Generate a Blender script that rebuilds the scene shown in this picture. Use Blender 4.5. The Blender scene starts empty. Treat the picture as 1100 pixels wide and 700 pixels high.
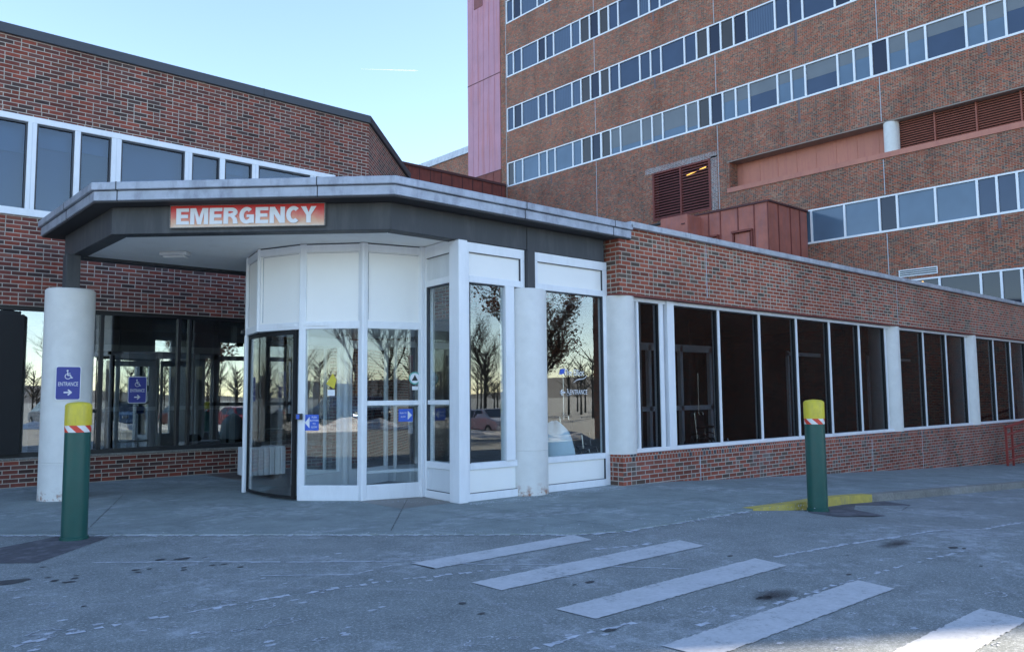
import bpy, math, random
import numpy as np
from mathutils import Vector, Matrix
random.seed(7)
S = bpy.context.scene
COL = S.collection
PI = math.pi
# ------------------------------------------------------------------ camera frame
CAMH = 1.35
def _frame():
    a = np.array([1534-550, 415.6-350]); b = np.array([-225-550, 432-350])
    f = math.sqrt(-(a@b))
    X = np.array([a[0], a[1], f]); X /= np.linalg.norm(X)
    Y = np.array([b[0], b[1], f]); Y /= np.linalg.norm(Y)
    Z = np.cross(X, Y)
    if Z[1] > 0: Z = -Z
    return f, np.array([X, Y, Z])
FPX, RM = _frame()
def ray(x, y): return RM@np.array([x-550, y-350, FPX])
def g(X):
    t = max(0.0, min(X, 40)-9.8)
    return -0.0435*t*min(1, t/2+.3) if t < 1.4 else -0.0435*t
def sst(a, b, x):
    t = max(0, min(1, (x-a)/(b-a))); return t*t*(3-2*t)
def zroad(X): return g(X)-.014-.088*sst(8.3, 9.7, X)
def onroad(x, y):                   # a photograph pixel to its point on the road surface
    d = ray(x, y); z = 0
    for i in range(50):
        t = (z-CAMH)/d[2]; p = t*d; z = .5*z+.5*zroad(p[0])
    return (p[0], p[1])
# ------------------------------------------------------------------ materials
def newmat(name):
    m = bpy.data.materials.new(name); m.use_nodes = True
    nt = m.node_tree; b = nt.nodes['Principled BSDF']
    return m, nt, b
def N(nt, t, **kw):
    n = nt.nodes.new(t)
    for k, v in kw.items(): setattr(n, k, v)
    return n
def mth(nt, op, a, b=None, c=None, clamp=False):
    n = nt.nodes.new('ShaderNodeMath'); n.operation = op; n.use_clamp = clamp
    for i, v in enumerate((a, b, c)):
        if v is None: continue
        if isinstance(v, (int, float)): n.inputs[i].default_value = v
        else: nt.links.new(v, n.inputs[i])
    return n.outputs[0]
def mixc(nt, fac, a, b, mode='MIX'):
    n = nt.nodes.new('ShaderNodeMix'); n.data_type = 'RGBA'; n.blend_type = mode
    if isinstance(fac, (int, float)): n.inputs[0].default_value = fac
    else: nt.links.new(fac, n.inputs[0])
    for i, v in ((6, a), (7, b)):
        if isinstance(v, (tuple, list)): n.inputs[i].default_value = (*v, 1)
        else: nt.links.new(v, n.inputs[i])
    return n.outputs[2]
def noise(nt, scale, detail=4, rough=.6, vec=None, dist=0, sc3=None):
    n = nt.nodes.new('ShaderNodeTexNoise'); n.inputs['Scale'].default_value = scale
    n.inputs['Detail'].default_value = detail; n.inputs['Roughness'].default_value = rough
    n.inputs['Distortion'].default_value = dist
    if vec is None:
        tc = nt.nodes.new('ShaderNodeNewGeometry'); vec = tc.outputs['Position']
    if sc3:
        mp = nt.nodes.new('ShaderNodeMapping'); mp.inputs['Scale'].default_value = sc3
        nt.links.new(vec, mp.inputs[0]); vec = mp.outputs[0]
    nt.links.new(vec, n.inputs['Vector'])
    return n.outputs['Fac']
def ramp(nt, fac, stops, interp='LINEAR'):
    n = nt.nodes.new('ShaderNodeValToRGB'); cr = n.color_ramp; cr.interpolation = interp
    while len(cr.elements) < len(stops): cr.elements.new(.5)
    for e, (p, c) in zip(cr.elements, stops):
        e.position = p; e.color = (*c, 1) if len(c) == 3 else c
    nt.links.new(fac, n.inputs[0]); return n.outputs[0]
def bump(nt, b, h, strength=.3, dist=.01):
    n = nt.nodes.new('ShaderNodeBump'); n.inputs['Strength'].default_value = strength
    n.inputs['Distance'].default_value = dist
    nt.links.new(h, n.inputs['Height']); nt.links.new(n.outputs[0], b.inputs['Normal'])
def paint(name, c, rough=.5, metal=0, var=.12, vs=3, grime=None, gs=(1, 1, .15), spec=.5, bmp=0):
    m, nt, b = newmat(name)
    f = noise(nt, vs, 5, .65)
    dark = tuple(x*(1-var) for x in c); light = tuple(min(1, x*(1+var*.6)) for x in c)
    col = ramp(nt, f, [(.3, dark), (.7, light)])
    if grime:
        f2 = noise(nt, 4, 6, .7, sc3=gs)
        col = mixc(nt, ramp(nt, f2, [(.48, (0, 0, 0)), (.72, (.8, .8, .8))]), col, grime)
    nt.links.new(col, b.inputs['Base Color'])
    b.inputs['Metallic'].default_value = metal
    r = mth(nt, 'MULTIPLY_ADD', f, .2, rough-.1); nt.links.new(r, b.inputs['Roughness'])
    b.inputs['Specular IOR Level'].default_value = spec
    if bmp: bump(nt, b, noise(nt, 60, 3), bmp, .005)
    return m
def brick(name, tones, mortar, ch=.0677, bl=.213, mw=.011, split=.82, stain=None, stainamt=.5, seed=0, bs=.5, minor=0):
    m, nt, b = newmat(name); L = nt.links
    uv = N(nt, 'ShaderNodeUVMap'); sp = N(nt, 'ShaderNodeSeparateXYZ'); L.new(uv.outputs[0], sp.inputs[0])
    u, v = sp.outputs[0], sp.outputs[1]
    vv = mth(nt, 'DIVIDE', v, ch); row = mth(nt, 'FLOOR', vv); fv = mth(nt, 'SUBTRACT', vv, row)
    wr = N(nt, 'ShaderNodeTexWhiteNoise', noise_dimensions='1D'); L.new(mth(nt, 'ADD', row, 3.3+seed), wr.inputs['W'])
    off = mth(nt, 'MULTIPLY_ADD', mth(nt, 'MODULO', mth(nt, 'ABSOLUTE', row), 2.0), .5, mth(nt, 'MULTIPLY', wr.outputs[0], .05))
    uu = mth(nt, 'ADD', mth(nt, 'DIVIDE', u, bl), off)
    col = mth(nt, 'FLOOR', uu); fu = mth(nt, 'SUBTRACT', uu, col)
    def wn(x, y, z):
        c = N(nt, 'ShaderNodeCombineXYZ')
        for i, q in enumerate((x, y, z)):
            if isinstance(q, (int, float)): c.inputs[i].default_value = q
            else: L.new(q, c.inputs[i])
        w = N(nt, 'ShaderNodeTexWhiteNoise', noise_dimensions='3D'); L.new(c.outputs[0], w.inputs[0]); return w.outputs[0]
    sel = mth(nt, 'GREATER_THAN', wn(row, col, 7.7+seed), split)
    half = mth(nt, 'GREATER_THAN', fu, .5)
    idc = mth(nt, 'MULTIPLY_ADD', mth(nt, 'MULTIPLY', sel, half), .5, col)
    r1 = wn(row, idc, 1.1+seed); r2 = wn(row, idc, 5.1+seed)
    mu = mw/bl/2; mv = mw/ch/2
    def edge(f, w):   # 1 inside brick, 0 in mortar
        d = mth(nt, 'MINIMUM', f, mth(nt, 'SUBTRACT', 1.0, f))
        n = N(nt, 'ShaderNodeMapRange', interpolation_type='SMOOTHSTEP'); L.new(d, n.inputs[0])
        n.inputs[1].default_value = w*.7; n.inputs[2].default_value = w*1.35; return n.outputs[0]
    e = mth(nt, 'MULTIPLY', edge(fu, mu), edge(fv, mv))
    dh = mth(nt, 'ABSOLUTE', mth(nt, 'SUBTRACT', fu, .5))
    hm = mth(nt, 'MAXIMUM', mth(nt, 'GREATER_THAN', dh, mu), mth(nt, 'SUBTRACT', 1.0, sel))
    e = mth(nt, 'MULTIPLY', e, hm)
    # header halves are dark more often
    rr = mth(nt, 'ADD', r1, mth(nt, 'MULTIPLY', mth(nt, 'MULTIPLY', sel, half), .45), clamp=True)
    bc = ramp(nt, rr, tones, 'CONSTANT')
    n1 = noise(nt, 45, 5, .7); n2 = noise(nt, .45, 6, .65)
    hsv = N(nt, 'ShaderNodeHueSaturation'); L.new(bc, hsv.inputs['Color'])
    L.new(mth(nt, 'MULTIPLY_ADD', r2, .5, .72), hsv.inputs['Value'])
    bc = mixc(nt, mth(nt, 'MULTIPLY', n1, .5), hsv.outputs[0], (.5, .45, .42), 'MULTIPLY')
    mc = mixc(nt, n1, tuple(x*.75 for x in mortar), mortar)
    c = mixc(nt, e, mc, bc)
    c = mixc(nt, ramp(nt, n2, [(.4, (0, 0, 0)), (.75, (.45, .45, .45))]), c, (.35, .3, .3), 'MULTIPLY')
    st_ = noise(nt, 1.6, 5, .7, sc3=(1, 1, .10)); c = mixc(nt, ramp(nt, st_, [(.5, (0, 0, 0)), (.72, (.4, .4, .4))]), c, (.40, .36, .35), 'MULTIPLY')
    if stain:
        f3 = noise(nt, 1.1, 7, .75, sc3=(1, 1, .45))
        c = mixc(nt, mth(nt, 'MULTIPLY', ramp(nt, f3, [(.52, (0, 0, 0)), (.75, (1, 1, 1))]), stainamt), c, stain)
    L.new(c, b.inputs['Base Color']); b.inputs['Roughness'].default_value = .88
    b.inputs['Specular IOR Level'].default_value = .25
    bump(nt, b, mth(nt, 'MULTIPLY_ADD', n1, .25, e), bs, .006)
    return m
def glass(name, refl=.12, tint=(.75, .8, .8), ior=1.5, wav=.25, rough=0.0, k=1.3):
    m, nt, b = newmat(name); nt.nodes.remove(b); L = nt.links
    out = nt.nodes['Material Output']
    ge = N(nt, 'ShaderNodeNewGeometry'); dt = N(nt, 'ShaderNodeVectorMath', operation='DOT_PRODUCT')     # Schlick reflectance, the same from both sides of the sheet
    L.new(ge.outputs['Incoming'], dt.inputs[0]); L.new(ge.outputs['Normal'], dt.inputs[1])
    gr = mth(nt, 'POWER', mth(nt, 'SUBTRACT', 1.0, mth(nt, 'ABSOLUTE', dt.outputs['Value'])), 5.0)
    fac = mth(nt, 'ADD', mth(nt, 'MULTIPLY', mth(nt, 'MULTIPLY_ADD', gr, .957, .043), k), refl, clamp=True)
    tr = N(nt, 'ShaderNodeBsdfTransparent'); tr.inputs[0].default_value = (*tint, 1)
    gl = N(nt, 'ShaderNodeBsdfGlossy'); gl.inputs['Roughness'].default_value = rough; gl.inputs[0].default_value = (.93, .95, .96, 1)
    bp = N(nt, 'ShaderNodeBump'); bp.inputs['Strength'].default_value = wav; bp.inputs['Distance'].default_value = .004
    L.new(noise(nt, 1.3, 1, .4), bp.inputs['Height']); L.new(bp.outputs[0], gl.inputs['Normal'])
    mx = N(nt, 'ShaderNodeMixShader'); L.new(fac, mx.inputs[0]); L.new(tr.outputs[0], mx.inputs[1]); L.new(gl.outputs[0], mx.inputs[2])
    L.new(mx.outputs[0], out.inputs[0]); return m
def darkpane(name, c, rough=.04, stripes=0):
    m, nt, b = newmat(name)
    f = noise(nt, .8, 2)
    col = mixc(nt, f, tuple(x*.75 for x in c), tuple(x*1.15 for x in c))
    if stripes:      # curtain folds behind the pane
        uv = N(nt, 'ShaderNodeUVMap'); w = N(nt, 'ShaderNodeTexWave'); w.inputs['Scale'].default_value = 2.2
        w.inputs['Distortion'].default_value = 2; w.inputs['Detail'].default_value = 2
        nt.links.new(uv.outputs[0], w.inputs[0])
        col = mixc(nt, mth(nt, 'MULTIPLY', w.outputs['Fac'], stripes), col, tuple(x*1.9 for x in c))
    nt.links.new(col, b.inputs['Base Color']); b.inputs['Roughness'].default_value = rough
    b.inputs['Specular IOR Level'].default_value = .5; b.inputs['IOR'].default_value = 1.45
    bump(nt, b, noise(nt, .7, 1), .12, .01)
    return m
M = {}
M['brick_warm'] = brick('brick_warm', [(0, (.43, .125, .075)), (.4, (.37, .108, .068)), (.7, (.31, .10, .07)), (.86, (.165, .115, .09)), (.95, (.24, .16, .12))], (.60, .54, .44), split=.66, mw=.014, bl=.215)
M['brick_low'] = brick('brick_low', [(0, (.35, .10, .066)), (.4, (.30, .09, .06)), (.7, (.25, .085, .062)), (.86, (.15, .10, .08)), (.95, (.20, .14, .12))], (.5, .46, .40), mw=.013, split=.7, stain=(.5, .5, .52), stainamt=.14, seed=3)
M['brick_deep'] = brick('brick_deep', [(0, (.31, .082, .055)), (.26, (.24, .075, .058)), (.52, (.18, .075, .062)), (.78, (.105, .065, .058)), (.93, (.26, .10, .07))], (.58, .52, .44), split=.84, seed=9, bl=.218, mw=.0125)
M['brick_tower'] = brick('brick_tower', [(0, (.45, .12, .062)), (.36, (.37, .105, .062)), (.62, (.26, .11, .075)), (.78, (.40, .20, .125)), (.91, (.14, .10, .085))], (.47, .37, .28), split=.45, mw=.014, stain=(.12, .1, .1), stainamt=.2, seed=5)
M['brick_pale'] = brick('brick_pale', [(0, (.30, .13, .10)), (.4, (.34, .22, .18)), (.7, (.2, .16, .15))], (.7, .68, .66), split=.7, mw=.02, seed=6)
M['soldier'] = brick('soldier', [(0, (.40, .10, .06)), (.5, (.33, .09, .055)), (.8, (.09, .085, .095))], (.48, .44, .38), ch=.105, bl=.075, split=2, seed=2)
M['alu'] = paint('alu', (.82, .84, .86), .34, 0, .03, 2, grime=(.70, .72, .74), gs=(1, 1, .2))
M['panel'] = paint('panel', (.90, .89, .85), .42, 0, .03, 1)
M['panel_gray'] = paint('panel_gray', (.70, .73, .75), .45, 0, .05, 1, grime=(.58, .6, .62))
M['column'] = None
M['beam'] = paint('beam', (.050, .053, .057), .6, 0, .12, 2, grime=(.1, .1, .1))
M['soffit_dark'] = paint('soffit_dark', (.045, .042, .042), .8)
M['zinc'] = paint('zinc', (.40, .43, .49), .5, .35, .22, 3.5, grime=(.17, .18, .22), gs=(1.2, 1.2, .5))
M['zinc_light'] = paint('zinc_light', (.50, .53, .57), .5, .3, .15, 3, grime=(.24, .25, .3), gs=(1, 1, .5))
M['ceiling'] = paint('ceiling', (.90, .88, .84), .9, 0, .03, 2, grime=(.8, .77, .72), gs=(1, 1, 1), bmp=.2)
M['fascia_dark'] = paint('fascia_dark', (.045, .050, .060), .5, 0, .12)
M['dark_metal'] = paint('dark_metal', (.016, .016, .018), .45)
M['black_panel'] = paint('black_panel', (.008, .008, .009), .6)
M['green'] = paint('green', (.008, .082, .066), .38, 0, .12, 6, grime=(.02, .08, .068), gs=(1, 1, .2))
M['yellow'] = paint('yellow', (.66, .53, .035), .45, 0, .1, 8, grime=(.45, .36, .05), gs=(3, 3, 1))
M['yellow_kerb'] = paint('yellow_kerb', (.52, .41, .09), .8, 0, .2, 9, grime=(.3, .27, .15), gs=(2, 2, 1))
M['white'] = paint('white', (.8, .8, .8), .5, 0, .04)
M['red'] = paint('red', (.65, .045, .03), .45)
M['sign_blue'] = paint('sign_blue', (.035, .045, .27), .4, 0, .06)
M['sticker_blue'] = paint('sticker_blue', (.03, .11, .55), .4, 0, .05)
M['sticker_green'] = paint('sticker_green', (.15, .45, .38), .4)
M['rail_red'] = paint('rail_red', (.30, .045, .035), .5, 0, .15)
M['rust'] = paint('rust', (.42, .14, .10), .7, 0, .25, 1.6, grime=(.30, .14, .14), gs=(1.2, 1.2, .2))
M['rust_edge'] = paint('rust_edge', (.10, .04, .04), .8)
M['rust_dark'] = paint('rust_dark', (.23, .06, .045), .75, 0, .25, 1.5, grime=(.1, .03, .03), gs=(1, 1, .15))
M['louvre_red'] = paint('louvre_red', (.24, .075, .07), .65, 0, .2)
M['louvre_warm'] = paint('louvre_warm', (.32, .10, .065), .65, 0, .15)
M['pink'] = paint('pink', (.50, .245, .31), .6, 0, .14, .8, grime=(.50, .15, .12), gs=(.5, .5, .035))
M['pinkflat'] = paint('pinkflat', (.52, .21, .145), .7, 0, .1, .8, grime=(.42, .15, .12), gs=(1, 1, .1))
M['stone_soffit'] = paint('stone_soffit', (.3, .25, .21), .8)
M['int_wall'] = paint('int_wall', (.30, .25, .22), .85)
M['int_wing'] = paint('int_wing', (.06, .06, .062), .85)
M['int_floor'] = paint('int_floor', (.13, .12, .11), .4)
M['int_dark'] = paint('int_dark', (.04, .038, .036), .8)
M['int_frame'] = paint('int_frame', (.62, .63, .64), .45)
M['rubber'] = paint('rubber', (.014, .014, .015), .7)
M['chrome'] = paint('chrome', (.7, .72, .74), .18, 1, .03)
M['vinyl'] = paint('vinyl', (.02, .02, .024), .45)
M['linen'] = paint('linen', (.62, .74, .8), .85, 0, .06)
M['snow'] = paint('snow', (.75, .77, .8), .8, 0, .12, 2, grime=(.35, .33, .3), gs=(1, 1, 1))
M['salt'] = paint('salt', (.50, .53, .57), .9, 0, .35, 14)
M['spot'] = paint('spot', (.06, .062, .065), .7, 0, .3, 20)
M['patch'] = paint('patch', (.085, .085, .095), .85, 0, .35, 14, grime=(.22, .22, .24), gs=(1, 1, 1), bmp=.5)
M['bark'] = paint('bark', (.075, .06, .05), .9, 0, .3, 8)
M['leaf_brown'] = paint('leaf_brown', (.21, .085, .04), .8, 0, .3, 5)
M['wood_pole'] = paint('wood_pole', (.10, .075, .055), .9)
M['hill'] = paint('hill', (.04, .045, .055), .95, 0, .4, .05)
M['asph_dark'] = paint('asph_dark', (.12, .12, .125), .9)
M['g_entry'] = glass('g_entry', .03, (.93, .96, .96), wav=.15, k=1.0)
M['g_store'] = glass('g_store', .16, (.72, .75, .75), wav=.15)
M['g_wing'] = glass('g_wing', .0, (.62, .64, .66), wav=.1, k=.8)
M['g_upper'] = glass('g_upper', .0, (.6, .68, .75))
M['g_door'] = glass('g_door', .0, (.95, .97, .97))
M['pane_blue'] = darkpane('pane_blue', (.04, .065, .115))
M['pane_deep'] = darkpane('pane_deep', (.012, .016, .035))
M['pane_shade'] = darkpane('pane_shade', (.11, .17, .24), .1)
M['pane_curtain'] = darkpane('pane_curtain', (.06, .09, .14), .06, .35)
M['pane_amber'] = darkpane('pane_amber', (.055, .048, .04), .12)
M['left_blind'] = darkpane('left_blind', (.075, .11, .175), .4)
M['blind'] = paint('blind', (.30, .36, .42), .8, 0, .05)
M['blind_dim'] = paint('blind_dim', (.15, .165, .16), .8, 0, .1)
def emis(name, c, s):
    m, nt, b = newmat(name); b.inputs['Base Color'].default_value = (*c, 1)
    b.inputs['Emission Color'].default_value = (*c, 1); b.inputs['Emission Strength'].default_value = s; return m
M['tube'] = emis('tube', (1, .55, .12), .5)
def column_mat():
    m, nt, b = newmat('column'); L = nt.links
    base = ramp(nt, noise(nt, 5, 5), [(.3, (.68, .67, .63)), (.7, (.76, .75, .71))])
    tc = N(nt, 'ShaderNodeTexCoord'); sp = N(nt, 'ShaderNodeSeparateXYZ'); L.new(tc.outputs['Object'], sp.inputs[0])
    low = mth(nt, 'SUBTRACT', 1.0, mth(nt, 'MULTIPLY', sp.outputs[2], 5.5), clamp=True)
    rust = mth(nt, 'MULTIPLY', low, ramp(nt, noise(nt, 9, 6, .7), [(.50, (0, 0, 0)), (.62, (1, 1, 1))]))
    c = mixc(nt, rust, base, (.3, .1, .03))
    c = mixc(nt, mth(nt, 'MULTIPLY', ramp(nt, noise(nt, 3, 6, .7, sc3=(1, 1, .2)), [(.55, (0, 0, 0)), (.8, (1, 1, 1))]), .12), c, (.42, .42, .4))
    L.new(c, b.inputs['Base Color']); b.inputs['Roughness'].default_value = .6
    bump(nt, b, noise(nt, 40, 3), .15, .004); return m
M['column'] = column_mat()
def ground_mat(name, c1, c2, speck, salt, crack=True, seed=0):
    m, nt, b = newmat(name); L = nt.links
    big = noise(nt, .35, 6, .6); mid = noise(nt, 2.3, 7, .7); fine = noise(nt, 55, 4, .8); vf = noise(nt, 160, 2, .8)
    c = ramp(nt, big, [(.3, c1), (.7, c2)])
    c = mixc(nt, ramp(nt, mid, [(.38, (.0, .0, .0)), (.68, (.75, .75, .75))]), c, tuple(x*.66 for x in c1))
    c = mixc(nt, ramp(nt, fine, [(.5, (0, 0, 0)), (.72, (speck, speck, speck))]), c, tuple(min(1, x*2.1) for x in c2))
    c = mixc(nt, ramp(nt, vf, [(.34, (speck, speck, speck)), (.5, (0, 0, 0))]), c, tuple(x*.35 for x in c1))
    # salt bloom
    sf = mth(nt, 'MULTIPLY', noise(nt, .8, 4, .6, dist=.6), noise(nt, 7, 7, .75))
    c = mixc(nt, mth(nt, 'MULTIPLY', ramp(nt, sf, [(.27, (0, 0, 0)), (.42, (1, 1, 1))]), salt), c, (.56, .59, .63))
    if crack:
        v = N(nt, 'ShaderNodeTexVoronoi', feature='DISTANCE_TO_EDGE'); v.inputs['Scale'].default_value = .28
        gpos = N(nt, 'ShaderNodeNewGeometry')
        wv = N(nt, 'ShaderNodeVectorMath', operation='ADD'); L.new(gpos.outputs['Position'], wv.inputs[0])
        nn = N(nt, 'ShaderNodeTexNoise'); nn.inputs['Scale'].default_value = 1.6; nn.inputs['Detail'].default_value = 5
        L.new(gpos.outputs['Position'], nn.inputs['Vector']); sc = N(nt, 'ShaderNodeVectorMath', operation='SCALE'); sc.inputs[3].default_value = .55
        L.new(nn.outputs['Color'], sc.inputs[0]); L.new(sc.outputs[0], wv.inputs[1]); L.new(wv.outputs[0], v.inputs['Vector'])
        ck = ramp(nt, v.outputs['Distance'], [(.0, (1, 1, 1)), (.006, (0, 0, 0))])
        c = mixc(nt, mth(nt, 'MULTIPLY', ck, .22), c, (.42, .44, .48) if seed else (.06, .06, .06))
    L.new(c, b.inputs['Base Color']); b.inputs['Roughness'].default_value = .85; b.inputs['Specular IOR Level'].default_value = .3
    bump(nt, b, mth(nt, 'ADD', mth(nt, 'MULTIPLY', fine, .5), mth(nt, 'MULTIPLY', vf, .6)), .55, .006)
    return m
M['asphalt'] = ground_mat('asphalt', (.225, .25, .245), (.29, .31, .305), .75, .5, True, 1)
M['concrete'] = ground_mat('concrete', (.235, .28, .275), (.30, .34, .332), .3, .5, True, 0)
M['kerb_concrete'] = ground_mat('kerb_concrete', (.22, .21, .19), (.30, .29, .26), .6, .2, False)
def stripe_mat():
    m, nt, b = newmat('stripe_paint'); L = nt.links
    wear = noise(nt, 30, 6, .8); w2 = noise(nt, 3, 5, .7)
    k = mth(nt, 'ADD', mth(nt, 'MULTIPLY', wear, .6), mth(nt, 'MULTIPLY', w2, .5))
    c = ramp(nt, k, [(.43, (.27, .285, .29)), (.49, (.46, .475, .48)), (.7, (.58, .59, .6))])
    L.new(c, b.inputs['Base Color']); b.inputs['Roughness'].default_value = .7
    bump(nt, b, wear, .4, .004); return m
M['stripe'] = stripe_mat()
def sign_face():
    m, nt, b = newmat('sign_face'); L = nt.links
    uv = N(nt, 'ShaderNodeUVMap'); sp = N(nt, 'ShaderNodeSeparateXYZ'); L.new(uv.outputs[0], sp.inputs[0])
    h = mth(nt, 'DIVIDE', mth(nt, 'SUBTRACT', sp.outputs[1], 3.435), .272)
    h2 = mth(nt, 'ADD', h, mth(nt, 'MULTIPLY', mth(nt, 'SUBTRACT', noise(nt, 5, 5), .5), .7))
    c = ramp(nt, h2, [(.0, (.75, .62, .48)), (.22, (.72, .42, .26)), (.5, (.70, .18, .12)), (.8, (.66, .025, .018))])
    L.new(c, b.inputs['Base Color']); b.inputs['Roughness'].default_value = .35; return m
M['sign_face'] = sign_face()
def band_mat():
    m, nt, b = newmat('reflective_band'); L = nt.links
    tc = N(nt, 'ShaderNodeTexCoord'); sp = N(nt, 'ShaderNodeSeparateXYZ'); L.new(tc.outputs['Object'], sp.inputs[0])
    an = mth(nt, 'ARCTAN2', sp.outputs[1], sp.outputs[0])
    k = mth(nt, 'ADD', mth(nt, 'MULTIPLY', an, 5/(2*PI)), mth(nt, 'MULTIPLY', sp.outputs[2], 7.5))
    k = mth(nt, 'MULTIPLY', k, 1.0)
    fr = mth(nt, 'FRACT', mth(nt, 'ADD', k, 20.3))
    c = mixc(nt, mth(nt, 'GREATER_THAN', fr, .5), (.75, .73, .7), (.68, .05, .025))
    L.new(c, b.inputs['Base Color']); b.inputs['Roughness'].default_value = .4; return m
M['band'] = band_mat()
# ------------------------------------------------------------------ mesh helpers
ORG = {}
class MB:
    def __init__(s): s.v = []; s.f = []; s.cut = []
    def add(s, vs, fs):
        o = len(s.v); s.cut.append((o, len(s.f))); s.v += [tuple(map(float, p)) for p in vs]; s.f += [tuple(o+i for i in f) for f in fs]; return s
    def box(s, x0, x1, y0, y1, z0, z1):
        return s.add([(x0, y0, z0), (x1, y0, z0), (x1, y1, z0), (x0, y1, z0), (x0, y0, z1), (x1, y0, z1), (x1, y1, z1), (x0, y1, z1)],
                     [(0, 3, 2, 1), (4, 5, 6, 7), (0, 1, 5, 4), (1, 2, 6, 5), (2, 3, 7, 6), (3, 0, 4, 7)])
    def prism(s, poly, z0, z1):
        a = sum(poly[i][0]*poly[(i+1) % len(poly)][1]-poly[(i+1) % len(poly)][0]*poly[i][1] for i in range(len(poly)))
        if a < 0: poly = poly[::-1]
        n = len(poly)
        return s.add([(x, y, z0) for x, y in poly]+[(x, y, z1) for x, y in poly],
                     [tuple(range(n))[::-1], tuple(range(n, 2*n))]+[(i, (i+1) % n, n+(i+1) % n, n+i) for i in range(n)])
    def seg(s, p, q, a, b, z0, z1, e0=0, e1=0):     # box along p->q, offsets a..b to the left
        d = Vector((q[0]-p[0], q[1]-p[1])).normalized(); n = Vector((-d.y, d.x))
        P = Vector(p[:2])-d*e0; Q = Vector(q[:2])+d*e1
        return s.prism([tuple(P+n*a), tuple(Q+n*a), tuple(Q+n*b), tuple(P+n*b)], z0, z1)
    def sub(s, p, q, t0, t1, a, b, z0, z1):          # part t0..t1 metres along p->q
        d = Vector((q[0]-p[0], q[1]-p[1])).normalized(); P = Vector(p[:2])
        return s.seg(tuple(P+d*t0), tuple(P+d*t1), a, b, z0, z1)
    def tube(s, p, q, r0, r1=None, n=12, cap=True):
        r1 = r0 if r1 is None else r1
        p = Vector(p); q = Vector(q); d = (q-p).normalized()
        a = d.orthogonal().normalized(); b = d.cross(a)
        vs = [p+(a*math.cos(t)+b*math.sin(t))*r0 for t in [2*PI*i/n for i in range(n)]]+[q+(a*math.cos(t)+b*math.sin(t))*r1 for t in [2*PI*i/n for i in range(n)]]
        fs = [(i, (i+1) % n, n+(i+1) % n, n+i) for i in range(n)]
        if cap: fs += [tuple(range(n))[::-1], tuple(range(n, 2*n))]
        return s.add(vs, fs)
    def path(s, pts, r, n=8):
        for a, b in zip(pts[:-1], pts[1:]): s.tube(a, b, r, n=n)
        return s
    def lathe(s, prof, c=(0, 0), n=40):
        vs = [(c[0]+r*math.cos(2*PI*i/n), c[1]+r*math.sin(2*PI*i/n), z) for r, z in prof for i in range(n)]
        fs = [(k*n+i, k*n+(i+1) % n, (k+1)*n+(i+1) % n, (k+1)*n+i) for k in range(len(prof)-1) for i in range(n)]
        fs += [tuple(range(n))[::-1], tuple(range((len(prof)-1)*n, len(prof)*n))]
        return s.add(vs, fs)
    def plate(s, fr, pts, t0, t1):                   # 2D polygon in the frame (origin, right, up, out), from depth t0 to t1
        o, r, u, w = fr; n = len(pts)
        a = sum(pts[i][0]*pts[(i+1) % n][1]-pts[(i+1) % n][0]*pts[i][1] for i in range(n))
        if a < 0: pts = pts[::-1]
        vs = [o+r*x+u*y+w*t0 for x, y in pts]+[o+r*x+u*y+w*t1 for x, y in pts]
        return s.add(vs, [tuple(range(n))[::-1], tuple(range(n, 2*n))]+[(i, (i+1) % n, n+(i+1) % n, n+i) for i in range(n)])
    def stroke(s, fr, pts, wd, t0, t1):
        for a, b in zip(pts[:-1], pts[1:]):
            d = Vector((b[0]-a[0], b[1]-a[1])); d.normalize(); n = Vector((-d.y, d.x))*wd/2; e = d*wd*.3
            A = Vector(a)-e; B = Vector(b)+e
            s.plate(fr, [tuple(A+n), tuple(A-n), tuple(B-n), tuple(B+n)], t0, t1)
        return s
    def each(s, name, mat, parent=None, **kw):       # one object per piece
        ends = s.cut[1:]+[(len(s.v), len(s.f))]
        for (v0, f0), (v1, f1) in zip(s.cut, ends):
            m = MB(); m.add(s.v[v0:v1], [tuple(i-v0 for i in f) for f in s.f[f0:f1]]); m.build(name, mat, parent, **kw)
    def build(s, name, mat, parent=None, bevel=0, smooth=False, label=None, kind=None):
        off = Vector(ORG.get(parent.name, (0, 0, 0))) if parent else Vector((0, 0, 0))
        me = bpy.data.meshes.new(name); me.from_pydata(s.v, [], s.f); me.update()
        uvl = me.uv_layers.new(name='UVMap'); V = me.vertices
        for p in me.polygons:
            n = p.normal
            if abs(n.z) > .7:
                for li in p.loop_indices:
                    c = V[me.loops[li].vertex_index].co; uvl.data[li].uv = (c.x, c.y)
            else:
                t = Vector((-n.y, n.x)).normalized()
                for li in p.loop_indices:
                    c = V[me.loops[li].vertex_index].co; uvl.data[li].uv = (c.x*t.x+c.y*t.y, c.z)
        if smooth:
            me.polygons.foreach_set('use_smooth', [True]*len(me.polygons))
        if off.length > 0: me.transform(Matrix.Translation(-off))
        me.materials.append(M[mat] if isinstance(mat, str) else mat)
        o = bpy.data.objects.new(name, me); COL.objects.link(o)
        if parent: o.parent = parent; ORG[o.name] = tuple(off)
        if smooth:
            md = o.modifiers.new('edge', 'EDGE_SPLIT'); md.split_angle = math.radians(38)
        if bevel:
            md = o.modifiers.new('bevel', 'BEVEL'); md.width = bevel; md.segments = 1; md.limit_method = 'ANGLE'
        if label: o['label'] = label
        if kind: o['kind'] = kind
        return o
def root(name, loc, label, cat, group=None):
    o = bpy.data.objects.new(name, None); COL.objects.link(o); o.location = loc
    o.empty_display_size = .2; ORG[o.name] = tuple(loc)
    o['label'] = label; o['category'] = cat
    if group: o['group'] = group
    return o
def tag(o, label, cat, group=None):
    o['label'] = label; o['category'] = cat
    if group: o['group'] = group
    return o
def struct(o): o['kind'] = 'structure'; return o
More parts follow.
